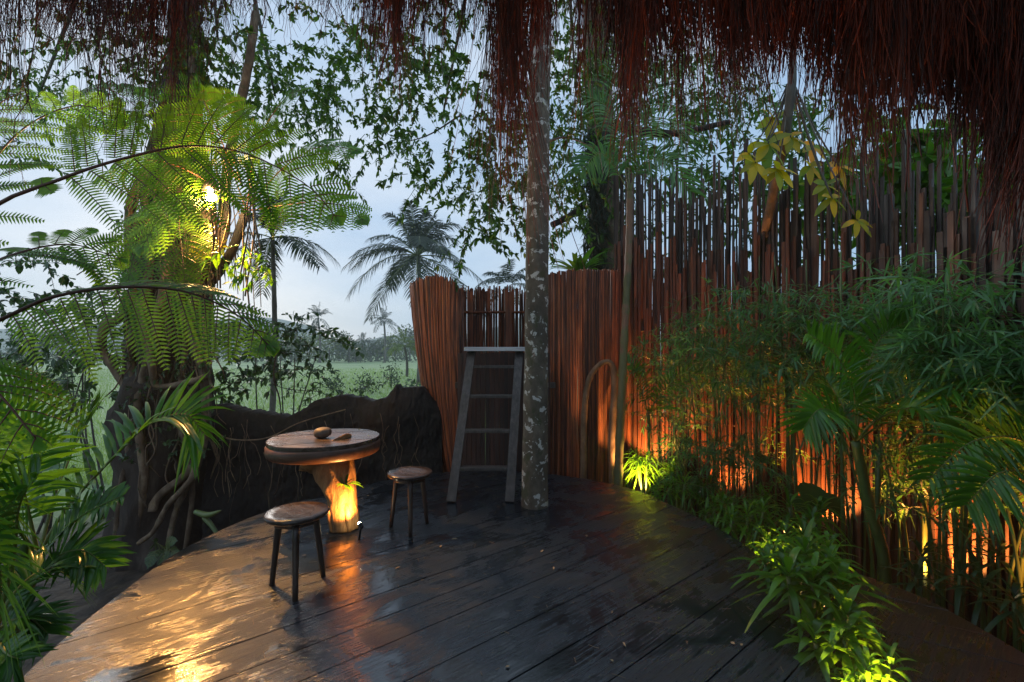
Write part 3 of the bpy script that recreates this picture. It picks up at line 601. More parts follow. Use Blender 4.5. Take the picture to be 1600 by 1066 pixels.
# ------------------------------------------------------------------ strangler fig with its root lattice
FD = 4.95
def fp(px, py, dd=0): return P(px, py, FD + dd)
t = thing('strangler_fig', 'massive strangler fig wrapped in gnarled roots beside the black wall', 'tree', (fp(265, 600)[0], FD, GZ))
mb = MB(); mb.tube(spline([PZ(262, FD + .1, -.9), fp(262, 700, .1), fp(262, 560, .1), fp(265, 440, .12), fp(272, 330, .15), fp(282, 180, .2), fp(290, 0, .3), fp(300, -300, .5)], 50), np.interp(np.linspace(0, 1, 50), [0, .25, .45, .6, .8, 1], [.5, .42, .34, .27, .16, .12]), 36, lump=.3, lf=2.6); mb.build('trunk', M['bark'], t)
big = [([(268, 150), (240, 240), (205, 320), (205, 400), (212, 455), (190, 495), (163, 512), (160, 545), (180, 580), (200, 610)], .05, -.3),
       ([(300, 170), (318, 270), (325, 345), (318, 420), (300, 500), (312, 560), (322, 610), (318, 690), (292, 740), (248, 775), (238, 800)], .055, -.36),
       ([(218, 470), (228, 530), (238, 575), (246, 604), (300, 596), (322, 588)], .04, -.42),
       ([(300, 440), (318, 385), (330, 340), (322, 270), (300, 150), (296, 60)], .06, -.34), ([(306, 450), (338, 395), (352, 350), (352, 300), (362, 220), (385, 120), (400, 20)], .055, -.32),
       ([(275, 180), (262, 270), (255, 330), (262, 400), (250, 480), (232, 560), (215, 640), (225, 740), (215, 840)], .05, -.36),
       ([(290, 640), (310, 720), (278, 790), (262, 850)], .034, -.4), ([(270, 120), (240, 220), (225, 300), (235, 380), (228, 450), (205, 540), (210, 640), (190, 760), (180, 860)], .045, -.3),
       ([(285, 180), (280, 300), (290, 380), (283, 460), (290, 540), (280, 640), (300, 760), (290, 860)], .035, -.36),
       ([(310, 690), (300, 745), (262, 790), (240, 830), (215, 850)], .03, -.44)]
for pl_, r_, dd in big:
    mb = MB(); k = 40; p = spline([fp(a, b, dd + U(-.05, .05)) for a, b in pl_], k); mb.tube(p, np.linspace(r_, r_ * .7, k), 10, var=U(.3, 1), lump=.25, lf=9); mb.build('root', M['root'], t)
mb = MB()
for k in range(120):
    a = U(0, 6.28); px = U(200, 335); pts = [fp(px, U(180, 660), -.34 + U(-.1, .12))]
    for q in range(6): pts.append(pts[-1] + (U(-.07, .07), U(-.05, .05), -U(.03, .22)))
    mb.tube(spline(pts, 18), U(.003, .014) * np.linspace(1, .6, 18), 5, var=U(0, 1), lump=.2, lf=20)
for x0, y0, x1, y1 in ((395, 380, 408, 480), (352, 330, 372, 460), (372, 320, 380, 470), (383, 330, 400, 520), (362, 300, 366, 440), (345, 380, 420, 260), (160, 250, 175, 300), (260, 470, 240, 600), (150, 395, 260, 300), (190, 380, 120, 430)):
    mb.tube(spline([fp(x0, y0, -.3), fp((x0 + x1) / 2 + U(-6, 6), (y0 + y1) / 2, -.35), fp(x1, y1, -.3)], 10), U(.003, .006), 5, var=U(0, 1))
mb.build('rootlet', M['root'], t)
mb = MB()
for k in range(16):
    px = U(325, 415); d = U(3.55, 3.95); y0 = U(230, 330); y1 = y0 + U(60, 190)
    mb.tube(spline([P(px, y0, d), P(px + U(-10, 10), y0 * .6 + y1 * .4, d + U(-.05, .05)), P(px + U(-14, 14), y1, d + U(-.05, .05))], 12), U(.003, .008), 5, var=U(0, 1), lump=.3, lf=20)
for k in range(3): mb.tube(spline([fp(330 + 12 * k, 260, -.35), P(345 + 18 * k, 235 + 10 * k, 4.3), P(360 + 18 * k, 280 + 10 * k, 3.8)], 14), .012, 6, lump=.3, lf=12)
mb.build('hanging_root', M['root'], t)
ml = MB(); nn = 13; st = np.array([P(U(345, 415), U(370, 450), U(3.45, 3.7)) for _ in range(nn)]); twigs(ml, ml, st, unit(rng.normal(size=(nn, 3)) * (1, 1, .3) + (0, 0, -.4)), U(.1, .3, nn), 8, .07, .026, .4)
ml.build('creeper', M['fern'], t)
ml, mw = MB(), MB()
for cx, cy, rx, ry, d0, d1, nn in ((290, 90, 70, 110, 4.3, 4.9, 34), (430, 160, 70, 110, 5.5, 8, 40), (330, 80, 110, 90, 5, 8, 44), (170, 90, 150, 90, 5, 8, 46), (60, 160, 90, 120, 5.5, 8, 24), (480, 60, 80, 80, 5.5, 8, 26), (200, -160, 420, 150, 4, 9, 40), (500, 170, 40, 110, 6, 8, 18)):
    st = blob(cx, cy, rx, ry, d0, d1, nn); twigs(ml, ml, st, unit(rng.normal(size=(nn, 3)) * (1, 1, .5) + (0, 0, -.3)), U(.35, .8, nn), 31, .08, .037, .4)
ml.build('crown', M['tree'], t); base = fp(300, -300, .5)
for q in ((430, 150, 6.5), (340, 60, 6), (150, 80, 6), (60, 150, 6.5)):
    e = P(*q); mb = MB(); mb.tube(spline([base, base * .5 + e * .5 + (0, 0, .5), e], 14), np.linspace(.06, .014, 14), 6); mb.build('limb', M['greybark'], t)
ml = MB(); mw = MB()
nn = 170; st = np.array([fp(U(195, 340), U(330, 720), -.38) for _ in range(nn)]); twigs(ml, mw, st, unit(rng.normal(size=(nn, 3)) + (0, -1, .2)), U(.06, .2, nn), 6, .05, .022)
o = ml.build('creeper', M['shrub'], t)
# lit yellow sprig by the lamp
t = thing('epiphyte_sprig', 'yellow-green star-leaved sprig lit below the tree lamp', 'plant', tuple(fp(305, 390, -.45)))
ml = MB(); mw = MB()
for px, py in ((300, 383), (330, 388), (345, 384), (312, 398)):
    b = fp(px, py, -.5); mw.tube([fp(306, 400, -.42), b], .004, 5); m = 6; a = np.linspace(0, 6.28, m, endpoint=False) + U(0, 1)
    ml.blades(np.repeat(b[None], m, 0), np.stack([np.cos(a), np.full(m, -.3), np.sin(a) * .6], 1), np.array((0, -.7, .7)), U(.09, .13, m), .04, .2, 4, 'oval', fold=.15)
ml.build('leaf_whorl', M['yellow'], t); mw.build('stem', M['rachg'], t)

# ------------------------------------------------------------------ tree ferns
t = thing('tree_fern', 'near tree fern arching two long feathery fronds in from the frame edge', 'tree fern', (-2.65, 1.75, GZ))
mb = MB(); mb.tube(spline([(-2.65, 1.75, GZ - .1), (-2.62, 1.75, .4), (-2.55, 1.75, 1.32)], 16), .09, 14, lump=.3, lf=9); mb.build('trunk', M['bark'], t)
CR = np.array((-2.52, 1.75, 1.4))
heroes = [([CR, P(-40, 345, 1.75), P(90, 282, 1.85), P(200, 246, 1.95), P(300, 228, 2.05), P(390, 242, 2.15), P(480, 290, 2.2), P(530, 345, 2.2)], .47, 17, np.array((.0, -1, .35)), .15, 0, .0),
          ([CR, P(-30, 510, 1.75), P(80, 465, 1.8), P(190, 449, 1.85), P(290, 456, 1.9), P(370, 492, 1.92), P(425, 545, 1.92)], .36, 19, np.array((.05, -.4, 1)), .55, 0, .2),
          ([CR, P(-60, 440, 2.0), P(20, 398, 2.3), P(110, 382, 2.5), P(190, 405, 2.6)], .4, 13, np.array((0, -1, .3)), .25, 0, .1),
          ([CR, P(-80, 380, 2.0), P(-25, 270, 2.4), P(45, 195, 2.7), P(125, 165, 2.9), P(190, 190, 3.0)], .42, 14, np.array((.2, -1, .2)), .2, 0, .05),
          ([CR, P(-110, 400, 2.0), P(-60, 250, 2.3), P(-10, 170, 2.6), P(40, 140, 2.8)], .42, 12, np.array((.4, -1, .2)), .2, 0, .05),
          ([CR, P(-120, 560, 1.5), P(-20, 600, 1.5), P(60, 690, 1.5)], .3, 10, np.array((0, -.6, 1)), .5, 0, .1)]
for k, (pts, L, npn, up, dr, lf, hg) in enumerate(heroes):
    mr, ml = MB(), MB(); pl_ = .052 if L > .4 else .046
    if k == 1:
        fern_frond(mr, ml, pts, L, npn, np.array((0, -1, .3)), .12, 0, .0145, pl_, start=.22, sides=(1,), hang=.15)
        fern_frond(mr, ml, pts, L * .9, npn, np.array((0, -.5, 1)), .35, 0, .0145, pl_, start=.22, sides=(-1,))
    else: fern_frond(mr, ml, pts, L, npn, up, dr, lf, .0145, pl_, hang=hg, start=.26)
    o = ml.build('frond', M['fern'], t); sub(mr, 'rachis', M['rach'], o)
t = thing('tree_fern', 'feathery tree fern growing out of the strangler fig round the lamp', 'tree fern', tuple(P(385, 330, 4.4)))
C2 = P(385, 330, 4.5); mb = MB(); mb.tube(spline([P(285, 500, 4.9), P(318, 455, 4.72), P(358, 400, 4.6), C2], 14), np.linspace(.06, .04, 14), 10, lump=.3, lf=12); mb.build('trunk', M['bark'], t)
for pts, L in (([C2, P(400, 230, 4.2), P(440, 160, 4.0), P(470, 140, 3.9)], .5), ([C2, P(440, 265, 4.4), P(500, 230, 4.3), P(560, 235, 4.3)], .42), ([C2, P(450, 320, 4.3), P(520, 315, 4.2), P(570, 345, 4.2)], .42),
               ([C2, P(350, 230, 4.2), P(320, 160, 4.0), P(310, 130, 3.9)], .5), ([C2, P(300, 270, 4.1), P(220, 250, 3.9), P(150, 280, 3.9)], .5),
               ([P(262, 300, 4.45), P(240, 330, 4.1), P(215, 380, 3.9), P(200, 440, 3.8)], .38), ([P(285, 320, 4.4), P(280, 350, 4.0), P(285, 400, 3.8), P(290, 450, 3.7)], .34), ([C2, P(330, 300, 3.9), P(260, 330, 3.6), P(220, 390, 3.5)], .45), ([C2, P(250, 200, 4.4), P(170, 140, 4.4), P(100, 150, 4.4)], .5)):
    mr, ml = MB(), MB(); fern_frond(mr, ml, pts, L, 14, np.array((0, -.8, .7)), .3, .1, .021, .07, r=.007, hang=.1, start=.18)
    o = ml.build('frond', M['fern'], t); sub(mr, 'rachis', M['rach'], o)
# small fern low on the fig
t = thing('small_fern', 'little pale fern hanging at the deck edge under the fig roots', 'fern', tuple(P(258, 862, 3.6)))
for a in ((232, 885), (262, 895), (280, 868), (275, 845), (240, 850)):
    mr, ml = MB(), MB(); e = P(a[0], a[1], 3.5); b = P(258, 855, 3.65); fern_frond(mr, ml, [b, (b + e) / 2 + (0, -.03, .03), e], .06, 8, np.array((0, -1, .5)), .2, 0, .009, .018, r=.003)
    o = ml.build('frond', M['shrub'], t); sub(mr, 'rachis', M['rachg'], o)

# ------------------------------------------------------------------ feathery palms on the near bank
def arc_rachis(b, az, el, L, sag):
    s = np.linspace(0, 1, 7); h = np.array((math.cos(az), math.sin(az), 0)); p = b + (h * math.cos(el))[None] * (L * s)[:, None] + UPV[None] * (L * (math.sin(el) * s - sag * s ** 2.2))[:, None]
    return list(p)
def areca(label, base, stems, fronds, group, Lm=.34, W=.028, matl='palm', n=30, vr=None):
    t = thing('areca_palm', label, 'palm', tuple(base), group)
    for pts, r in stems:
        mb = MB(); k = 30; p = spline(pts, k); rad = np.linspace(r, r * .75, k); rad[::5] *= 1.12; mb.tube(p, rad, 10, var=.5); mb.build('stem', M['stem'], t)
    for f in fronds:
        pts, L, up = f[0], f[1], (f[2] if len(f) > 2 else UPV)
        mr, ml = MB(), MB(); palm_frond(mr, ml, pts, L, n, W, up=up, vr=vr); o = ml.build('frond', M[matl], t); sub(mr, 'rachis', M['rachg'], o)
    return t
G = 'feathery palms round the deck'
b = np.array((-2.55, 2.1, GZ))
cl = P(60, 870, 2.05)
areca('bright green feathery palm on the bank in front of the strangler fig', b, [([b, b + (.12, .0, .5), cl], .03), ([b + (.1, -.1, 0), P(30, 900, 1.95), P(20, 850, 1.95)], .026)],
      [([cl, P(100, 800, 2.1), P(180, 712, 2.2), P(235, 662, 2.3), P(290, 648, 2.35), P(320, 680, 2.35)], .36, np.array((-.5, -.7, .5))),
       ([cl, P(90, 760, 2.2), P(120, 690, 2.4), P(150, 640, 2.6)], .36, np.array((-.4, -.9, .3))),
       ([cl, P(80, 850, 2.0), P(130, 805, 2.0), P(190, 775, 2.0), ], .2, np.array((-.3, -.6, .7))),
       ([cl, P(40, 780, 2.0), P(20, 700, 1.95), P(-30, 650, 1.9)], .36, np.array((.5, -.8, .3))),
       ([cl, P(70, 900, 1.95), P(90, 870, 1.9), P(130, 860, 1.9), P(165, 885, 1.9)], .19, np.array((0, -.6, .9))),
       ([cl, P(30, 830, 1.8), P(-20, 770, 1.6), P(-70, 740, 1.5)], .34, np.array((.3, -.7, .6)))], G, W=.026)
b2 = np.array((-2.2, 1.5, GZ)); c2 = P(-10, 990, 1.62)
areca('dark feathery palm low at the frame edge beside the deck', b2, [([b2, b2 + (.02, .05, .5), c2], .028)],
      [([c2, P(20, 930, 1.7), P(70, 890, 1.8), P(120, 905, 1.9)], .19, np.array((0, -.6, .9))), ([c2, P(20, 880, 1.6), P(30, 790, 1.55), P(60, 740, 1.55)], .26, np.array((-.6, -.7, .3))),
       ([c2, P(20, 970, 1.62), P(45, 965, 1.65), P(75, 990, 1.65)], .14, np.array((0, -.5, .9))), ([c2, P(0, 900, 1.4), P(-30, 800, 1.3)], .28, np.array((.3, -.9, .3))), ([c2, P(10, 1020, 1.5), P(30, 1030, 1.5)], .12, np.array((0, -.6, .8)))], G, .24, .02, n=26, vr=(0, .5))
# right bank
b3 = P(1385, 905, 3.3); b3[2] = GZ; c3 = P(1337, 690, 3.2)
areca('tall feathery palm with one leaning green stem in front of the slat fence', b3, [([b3, P(1382, 880, 3.3), P(1358, 790, 3.25), c3], .04), ([b3 + (.15, .05, 0), P(1372, 850, 3.4), P(1372, 760, 3.4), P(1376, 690, 3.45)], .022)],
      [([c3, P(1335, 620, 3.1), P(1310, 560, 3.0), P(1262, 520, 2.95)], .3, np.array((.3, -.9, .3))), ([c3, P(1350, 600, 3.2), P(1375, 530, 3.2), P(1420, 500, 3.2)], .3, np.array((-.4, -.8, .3))),
       ([c3, P(1400, 625, 3.0), P(1480, 605, 2.8), P(1560, 625, 2.6), P(1610, 660, 2.5)], .36, np.array((-.1, -.7, .8))), ([c3, P(1380, 650, 2.9), P(1440, 640, 2.7), P(1500, 690, 2.6)], .32, np.array((0, -.6, .9))),
       ([c3, P(1310, 650, 3.0), P(1280, 640, 2.9), P(1255, 670, 2.9)], .26, np.array((0, -.7, .8))), ([c3, P(1320, 640, 3.4), P(1290, 590, 3.6)], .28), ([c3, P(1390, 660, 3.5), P(1450, 670, 3.7), P(1490, 720, 3.8)], .3)], G, .32, .026, n=32, vr=(.2, .94))
b4 = P(1012, 760, 5.4); b4[2] = GZ; c4 = P(1013, 648, 5.3)
areca('young feathery palm with yellow-lit fronds beside the thin upright stem', b4, [([b4, P(1014, 700, 5.35), c4], .022)],
      [([c4, P(1004, 615, 5.3), P(992, 580, 5.2), P(978, 562, 5.2)], .26, np.array((.6, -.8, .2))), ([c4, P(1030, 620, 5.25), P(1060, 590, 5.2), P(1100, 570, 5.1)], .26, np.array((-.4, -.8, .3))), ([c4, P(1025, 640, 5.1), P(1050, 640, 4.9)], .2)], G, .25, .02, n=22, vr=(.5, .94))
b5 = P(1640, 900, 2.4); b5[2] = GZ; c5 = P(1660, 760, 2.4)
areca('dark feathery palm reaching in from the frame edge over the walkway', b5, [([b5, c5], .03)],
      [([c5, P(1600, 690, 2.4), P(1520, 690, 2.4), P(1450, 750, 2.4)], .28, np.array((0, -.7, .8))), ([c5, P(1620, 740, 2.3), P(1560, 740, 2.2), P(1510, 790, 2.2)], .26, np.array((0, -.7, .8))), ([c5, P(1640, 650, 2.5), P(1580, 590, 2.6), P(1510, 590, 2.7)], .3, np.array((.2, -.7, .6)))], G, .28, .022, n=28, vr=(.1, .8))

# ------------------------------------------------------------------ slender ringed stem, bent branch
t = thing('slender_palm', 'thin upright ringed palm stem at the edge of the stick screen', 'palm', tuple(P(966, 757, 5.0)))
mb = MB(); k = 60; p = spline([PZ(965, 5.0, -.8), P(966, 750, 5.0), P(974, 560, 5.05), P(982, 400, 5.15), P(984, 300, 5.25)], k); rad = np.linspace(.052, .034, k); rad[::4] *= 1.13; mb.tube(p, rad, 12, var=.5)
mb.build('trunk', barkmat('ringed_stem', (.07, .06, .02), (.13, .12, .04), (.22, .14, .07), 5, .4, ((.20, .10, .05), 1.2, .5), .2, .6), t)
c6 = P(984, 305, 5.25)
for q in (([c6, P(985, 240, 5.3), P(1010, 190, 5.4), P(1050, 190, 5.5), P(1080, 240, 5.5)], .45), ([c6, P(970, 230, 5.3), P(950, 170, 5.3), P(920, 150, 5.3)], .45), ([c6, P(1000, 260, 5.2), P(1040, 250, 5.0), P(1080, 300, 4.9)], .4), ([c6, P(960, 260, 5.2), P(935, 240, 5.1), P(905, 270, 5.0)], .4), ([c6, P(1000, 210, 5.6), P(1030, 130, 5.9), P(1090, 110, 6.1)], .5), ([c6, P(975, 250, 5.5), P(960, 130, 5.6), P(970, 60, 5.8)], .45)):
    mr, ml = MB(), MB(); palm_frond(mr, ml, q[0], q[1], 26, .03, up=np.array((.1, -.8, .5)), droop=.5, vr=(0, .6)); o = ml.build('frond', M['palm'], t); sub(mr, 'rachis', M['rachg'], o)
mb = MB(); p = spline([PZ(913, 5.3, -.3), P(912, 745, 5.3), P(913, 640, 5.3), P(922, 590, 5.28), P(942, 567, 5.25), P(957, 572, 5.25), P(960, 610, 5.25), P(956, 680, 5.22), P(958, 770, 5.2)], 70); mb.tube(p, np.interp(np.linspace(0, 1, 70), [0, .5, 1], [.042, .03, .045]), 12, lump=.16, lf=9)
tag(mb.build('bent_branch', barkmat('smooth_brown_bark', (.10, .05, .025), (.2, .105, .05), (.3, .17, .09), 10, .5, None, .4, .7), origin=p[0]), 'smooth brown branch bent into an arch against the stick screen', 'branch')

# ------------------------------------------------------------------ big tree behind, bird's nest fern
t = thing('mossy_tree', 'thick tree hung with dark epiphytes behind the stick screens', 'tree', (1.75, 8.6, GZ))
mb = MB(); mb.tube(spline([(1.75, 8.6, -.9), P(946, 420, 8.6), P(944, 300, 8.6), P(938, 180, 8.7), P(930, 40, 9.0), P(925, -250, 9.5)], 40), np.linspace(.34, .2, 40), 20, lump=.2, lf=3); mb.build('trunk', M['root'], t)
mb = MB(); mb.tube(spline([P(945, 315, 8.6), P(915, 320, 8.5), P(890, 338, 8.4), P(862, 352, 8.3)], 14), np.linspace(.09, .05, 14), 10, lump=.2); mb.tube(spline([P(936, 190, 8.7), P(1000, 205, 8.4), P(1060, 208, 8.2), P(1140, 190, 8)], 14), np.linspace(.1, .04, 14), 8, lump=.2); mb.build('limb', M['bark'], t)
ml = MB(); nn = 1500; pc = np.array([P(U(912, 950), U(200, 430), 8.25 + U(-.1, .2)) for _ in range(nn)]); ml.blades(pc, unit(rng.normal(size=(nn, 3)) * .5 + (0, -.3, -1)), np.array((0, -1, .2)), U(.1, .3, nn), .02, .1, 2, 'lance'); ml.build('epiphyte', M['moss'], t)
ml, mw = MB(), MB()
for cx, cy, rx, ry, nn in ((960, 100, 120, 120, 110), (1080, 150, 100, 70, 80), (1180, 170, 90, 60, 50), (890, 250, 50, 80, 50), (970, 300, 50, 80, 30), (1050, -120, 300, 120, 60)):
    st = blob(cx, cy, rx, ry, 8, 10.5, nn); twigs(ml, ml, st, unit(rng.normal(size=(nn, 3)) * (1, 1, .5) + (0, 0, -.2)), U(.5, 1.0, nn), 16, .13, .05, .4)
ml.build('crown', M['tree'], t)
t = thing('bird_nest_fern', "bright bird's nest fern perched above the stick screen", 'fern', tuple(P(905, 425, 7.6)))
ml = MB(); nn = 22; a = np.linspace(0, 2 * math.pi, nn, endpoint=False) + U(-.1, .1, nn); b = np.repeat(P(905, 430, 7.6)[None], nn, 0)
ml.blades(b, np.stack([np.cos(a) * .8, np.sin(a) * .8, U(.5, 1.1, nn)], 1), UPV, U(.55, .85, nn), .11, .35, 6, 'strap', fold=.25); ml.build('frond', M['strap'], t)
mb = MB(); mb.tube([P(905, 450, 7.6), P(905, 428, 7.6)], [.10, .13], 10, lump=.3); mb.build('rootstock', M['bark'], t)

# ------------------------------------------------------------------ coconut palms
def coconut(label, base, crown, L, nf, r, name='coconut_palm', leaf='coco', n=30, W=.05, parts=True, seed=0, Ll=.22, segs=4):
    rg = np.random.default_rng(seed); t = thing(name, label, 'palm', tuple(base), 'palms on and beyond the field')
    mb = MB(); p = spline([base, base * .5 + crown * .5 + (.15 * L * .3, 0, 0), crown], 24); rad = np.linspace(r, r * .6, 24); rad[::2] *= 1.08; mb.tube(p, rad, 10); mb.build('trunk', M['greybark'], t)
    ma, mra = MB(), MB()
    for k in range(nf):
        az = k * 2.399 + rg.uniform(-.2, .2); el = rg.uniform(-.3, 1.0) if k % 3 else rg.uniform(.85, 1.5)
        pts = arc_rachis(crown, az, el, L * rg.uniform(.8, 1.05), .22 + .42 * max(0, math.cos(el)) * rg.uniform(.7, 1.3))
        ml, mr = (MB(), MB()) if parts else (ma, mra)
        palm_frond(mr, ml, pts, L * Ll, n, W, droop=.55, vee=.15, r=.03 * L / 3.5, segs=segs, start=.15)
        if parts: o = ml.build('frond', M[leaf], t); sub(mr, 'rachis', M['rachg'], o)
    if not parts: ma.build('crown', M[leaf], t); 
    return t
coconut('tall coconut palm rising above the flared stick screen', PZ(655, 31, GZ), P(653, 400, 31), 5.2, 28, .2, n=46, W=.075, seed=3)
coconut('slim palm with drooping fronds between the fern and the coconut palm', PZ(422, 9.5, GZ), P(426, 372, 9.5), 1.55, 15, .065, n=30, W=.03, seed=5, Ll=.26)
coconut('small distant palm above the trees between two hills', PZ(500, 92, GZ), P(497, 496, 92), 4.2, 16, .25, parts=False, n=16, W=.16, seed=6, segs=2)
coconut('small distant palm standing behind the pale young palm', PZ(601, 92, GZ), P(600, 502, 92), 4.2, 16, .25, parts=False, n=16, W=.16, seed=7, segs=2)
coconut('pale yellow-green young palm at the edge of the field', PZ(636, 40, GZ), P(632, 540, 40), 2.3, 14, .13, leaf='pale_far', parts=False, n=20, W=.09, seed=8, segs=3)
coconut('distant dark palm in the tree line', PZ(562, 105, GZ), P(567, 537, 105), 3.6, 14, .22, parts=False, n=14, W=.16, seed=9, segs=2)
coconut('palm beyond the enclosure between the ladder and the lichen trunk', PZ(775, 30, GZ), P(790, 448, 30), 3.0, 14, .15, parts=False, n=30, W=.07, seed=10, segs=3)

# ------------------------------------------------------------------ field trees, shrubs, grass
tops = [(375, 505), (398, 520), (418, 512), (440, 515), (455, 522), (470, 530), (484, 520), (515, 528), (530, 520), (545, 532), (556, 545), (578, 540), (590, 530), (606, 532), (618, 520), (640, 508), (655, 520), (340, 500), (300, 510), (150, 500), (90, 490), (30, 500), (-40, 490), (200, 505), (250, 500)]
for k, (px, py) in enumerate(tops):
    d = U(88, 120); top = P(px, py, d); base = np.array((top[0], d, GZ)); h = top[2] - GZ
    t = thing('field_tree', 'hazy bushy tree in the row along the far edge of the field', 'tree', tuple(base), 'trees along the far edge of the field')
    mb = MB(); mb.tube([base, base + (U(-.3, .3), 0, h * .55)], [.22, .12], 6); mb.build('trunk', M['greybark'], t)
    ml = MB(); cn = 16; w_ = U(2.2, 3.8); cc = base + np.stack([U(-w_, w_, cn) * .8, U(-w_, w_, cn) * .6, h * U(.3, .92, cn)], 1); nn = 26
    pc = np.repeat(cc, nn, 0) + rng.normal(0, .75, (cn * nn, 3)); pc[:, 2] = np.clip(pc[:, 2], GZ + .1, top[2])
    ml.blades(pc, randdir(cn * nn), randdir(cn * nn), U(.4, .8, cn * nn), U(.25, .45, cn * nn), .1, 1 + 1, 'oval'); ml.build('crown', M['wood_far'] if U(0, 1) < .75 else M['pale_far'], t)
ml = MB(); nn = 9000; px = U(-1500, 760, nn); d = 100 + U(-6, 40, nn) ; pc = np.stack([(px - 800) / F * d, d, GZ + np.abs(rng.normal(0, 1.6, nn))], 1)
ml.blades(pc, randdir(nn), randdir(nn), U(.5, 1.2, nn), U(.4, .7, nn), .1, 2, 'oval')
tag(ml.build('undergrowth', M['wood_far']), 'low hazy undergrowth beneath the far trees', 'undergrowth', kind='stuff')
ml = MB(); nn = 26000; d = 7.5 + 50 * U(0, 1, nn) ** 1.6; x = U(-1.2, .0, nn) * d; pc = np.stack([x, d, np.full(nn, GZ)], 1)
ml.blades(pc, unit(rng.normal(size=(nn, 3)) * (.35, .35, 0) + (0, 0, 1)), np.array((0, -1, .2)), U(.12, .34, nn), .012 + d * .0007, .2, 2, 'grass')
tag(ml.build('grass', M['grass']), 'soft pale grass growing on the field', 'grass', kind='stuff')

def shrub(label, base, blobs, L=.085, W=.045, matl='shrub', name='shrub', stems=4, group='shrubs between the deck and the field', nl=13, tl=(.25, .55)):
    base = np.asarray(base, float); t = thing(name, label, 'shrub', tuple(base), group); ml, mw = MB(), MB(); cs = []
    for cx, cy, rx, ry, d0, d1, nn in blobs:
        st = blob(cx, cy, rx, ry, d0, d1, nn); twigs(ml, mw, st, unit(rng.normal(size=(nn, 3)) * (1, 1, .4)), U(*tl, nn), nl, L, W, .3); cs.append(np.mean(st, 0)); cs.append(st[0])
    for k in range(stems):
        e = cs[k % len(cs)] + rng.normal(0, .1, 3); mw.tube(spline([base + rng.normal(0, .04, 3) * (1, 1, 0), base * .5 + e * .5 + rng.normal(0, .08, 3), e], 12), np.linspace(.016, .006, 12), 6)
    ml.build('foliage', M[matl], t); mw.build('stem', M['greybark'], t); return t
shrub('dark leafy shrub in front of the field, above the wavy dip of the black wall', PZ(440, 6.2, GZ), [(390, 545, 70, 45, 5.6, 7, 40), (455, 560, 40, 40, 5.6, 6.6, 18), (500, 525, 48, 16, 5.6, 6.6, 14), (360, 590, 40, 40, 5.4, 6.4, 16), (420, 505, 50, 20, 6, 7, 12)])
shrub('sparse tall shrub at the frame edge behind the fern, by the field', PZ(70, 5.5, GZ), [(60, 470, 90, 90, 4.5, 6.5, 40), (130, 520, 60, 60, 4.6, 6, 22), (40, 590, 80, 60, 4.5, 6, 20), (120, 600, 60, 40, 4.5, 6, 10)])
shrub('thin branching shrub between the strangler fig and the field', PZ(160, 6.0, GZ), [(150, 450, 50, 60, 5.5, 7, 16), (110, 560, 80, 50, 5.5, 6.6, 16), (350, 610, 30, 30, 5.4, 6, 10)])
shrub('low feathery weed standing above the black wall beside the table', PZ(510, 6.4, GZ), [(505, 615, 40, 16, 6, 6.8, 12), (540, 610, 20, 8, 6, 6.6, 6), (500, 560, 10, 40, 6.2, 6.6, 5)], .07, .025)
shrub('small low bush on the field by the pale young palm', PZ(655, 20, GZ), [(640, 600, 20, 12, 19, 21, 10)], .16, .06, nl=16)
for px, d, h in ((430, 30, 1.0), (520, 26, .8), (575, 24, .9), (612, 28, 1.5), (30, 30, 1.2), (100, 24, .9)):
    b = PZ(px, d, GZ); t = thing('field_bush', 'little round bush standing alone in the pale green field', 'bush', tuple(b), 'little bushes in the field'); ml = MB(); nn = 260
    ml.blades(b + (0, 0, h * .5) + rng.normal(0, .28, (nn, 3)) * (1, 1, h), randdir(nn), randdir(nn), U(.1, .22, nn), .08, .1, 2, 'oval'); ml.build('foliage', M['wood_far'], t)
    mb = MB(); mb.tube([b, b + (0, 0, h * .6)], .02, 5); mb.build('stem', M['greybark'], t)

# big-leaved yellow tree and green thicket behind the fence
t = thing('big_leaved_tree', 'yellow-green big-leaved tree leaning over the slat fence', 'tree', (3.3, 6.2, GZ))
mb = MB(); mb.tube(spline([(3.3, 6.2, GZ), (3.1, 5.8, 2.0), P(1230, 190, 4.6), P(1240, 60, 4.6)], 24), np.linspace(.07, .03, 24), 8, lump=.15); mb.build('trunk', M['greybark'], t)
ml, mw = MB(), MB()
def whorl(px, py, d, m, L):
    c = P(px, py, d); a = np.linspace(0, 6.28, m, endpoint=False) + U(0, 6); v = np.stack([np.cos(a), U(-.5, .3, m), np.sin(a) * .8 - .35], 1)
    ml.blades(np.repeat(c[None], m, 0), v, np.array((0, -.8, .6)) + randdir(m) * .4, U(.7, 1.1, m) * L, L * .42, .3, 5, 'oval', fold=.2)
for px, py, d, m, L in ((1200, 225, 4.5, 7, .24), (1180, 255, 4.5, 6, .2), (1215, 265, 4.45, 7, .2), (1235, 215, 4.6, 6, .2), (1170, 240, 4.6, 4, .17), (1290, 290, 4.4, 6, .17), (1300, 310, 4.3, 5, .17), (1340, 345, 4.2, 5, .15), (1270, 230, 4.7, 5, .2), (1265, 260, 4.6, 5, .17), (1210, 185, 4.7, 6, .22), (1310, 260, 4.5, 5, .18)):
    whorl(px, py, d, m, L); mw.tube(spline([P(1236, 120, 4.6), P((px + 1236) / 2, (py + 120) / 2 + 10, d + .1), P(px, py, d)], 8), .008, 5)
ml.build('crown', M['yellow'], t); mw.build('branch', M['greybark'], t)
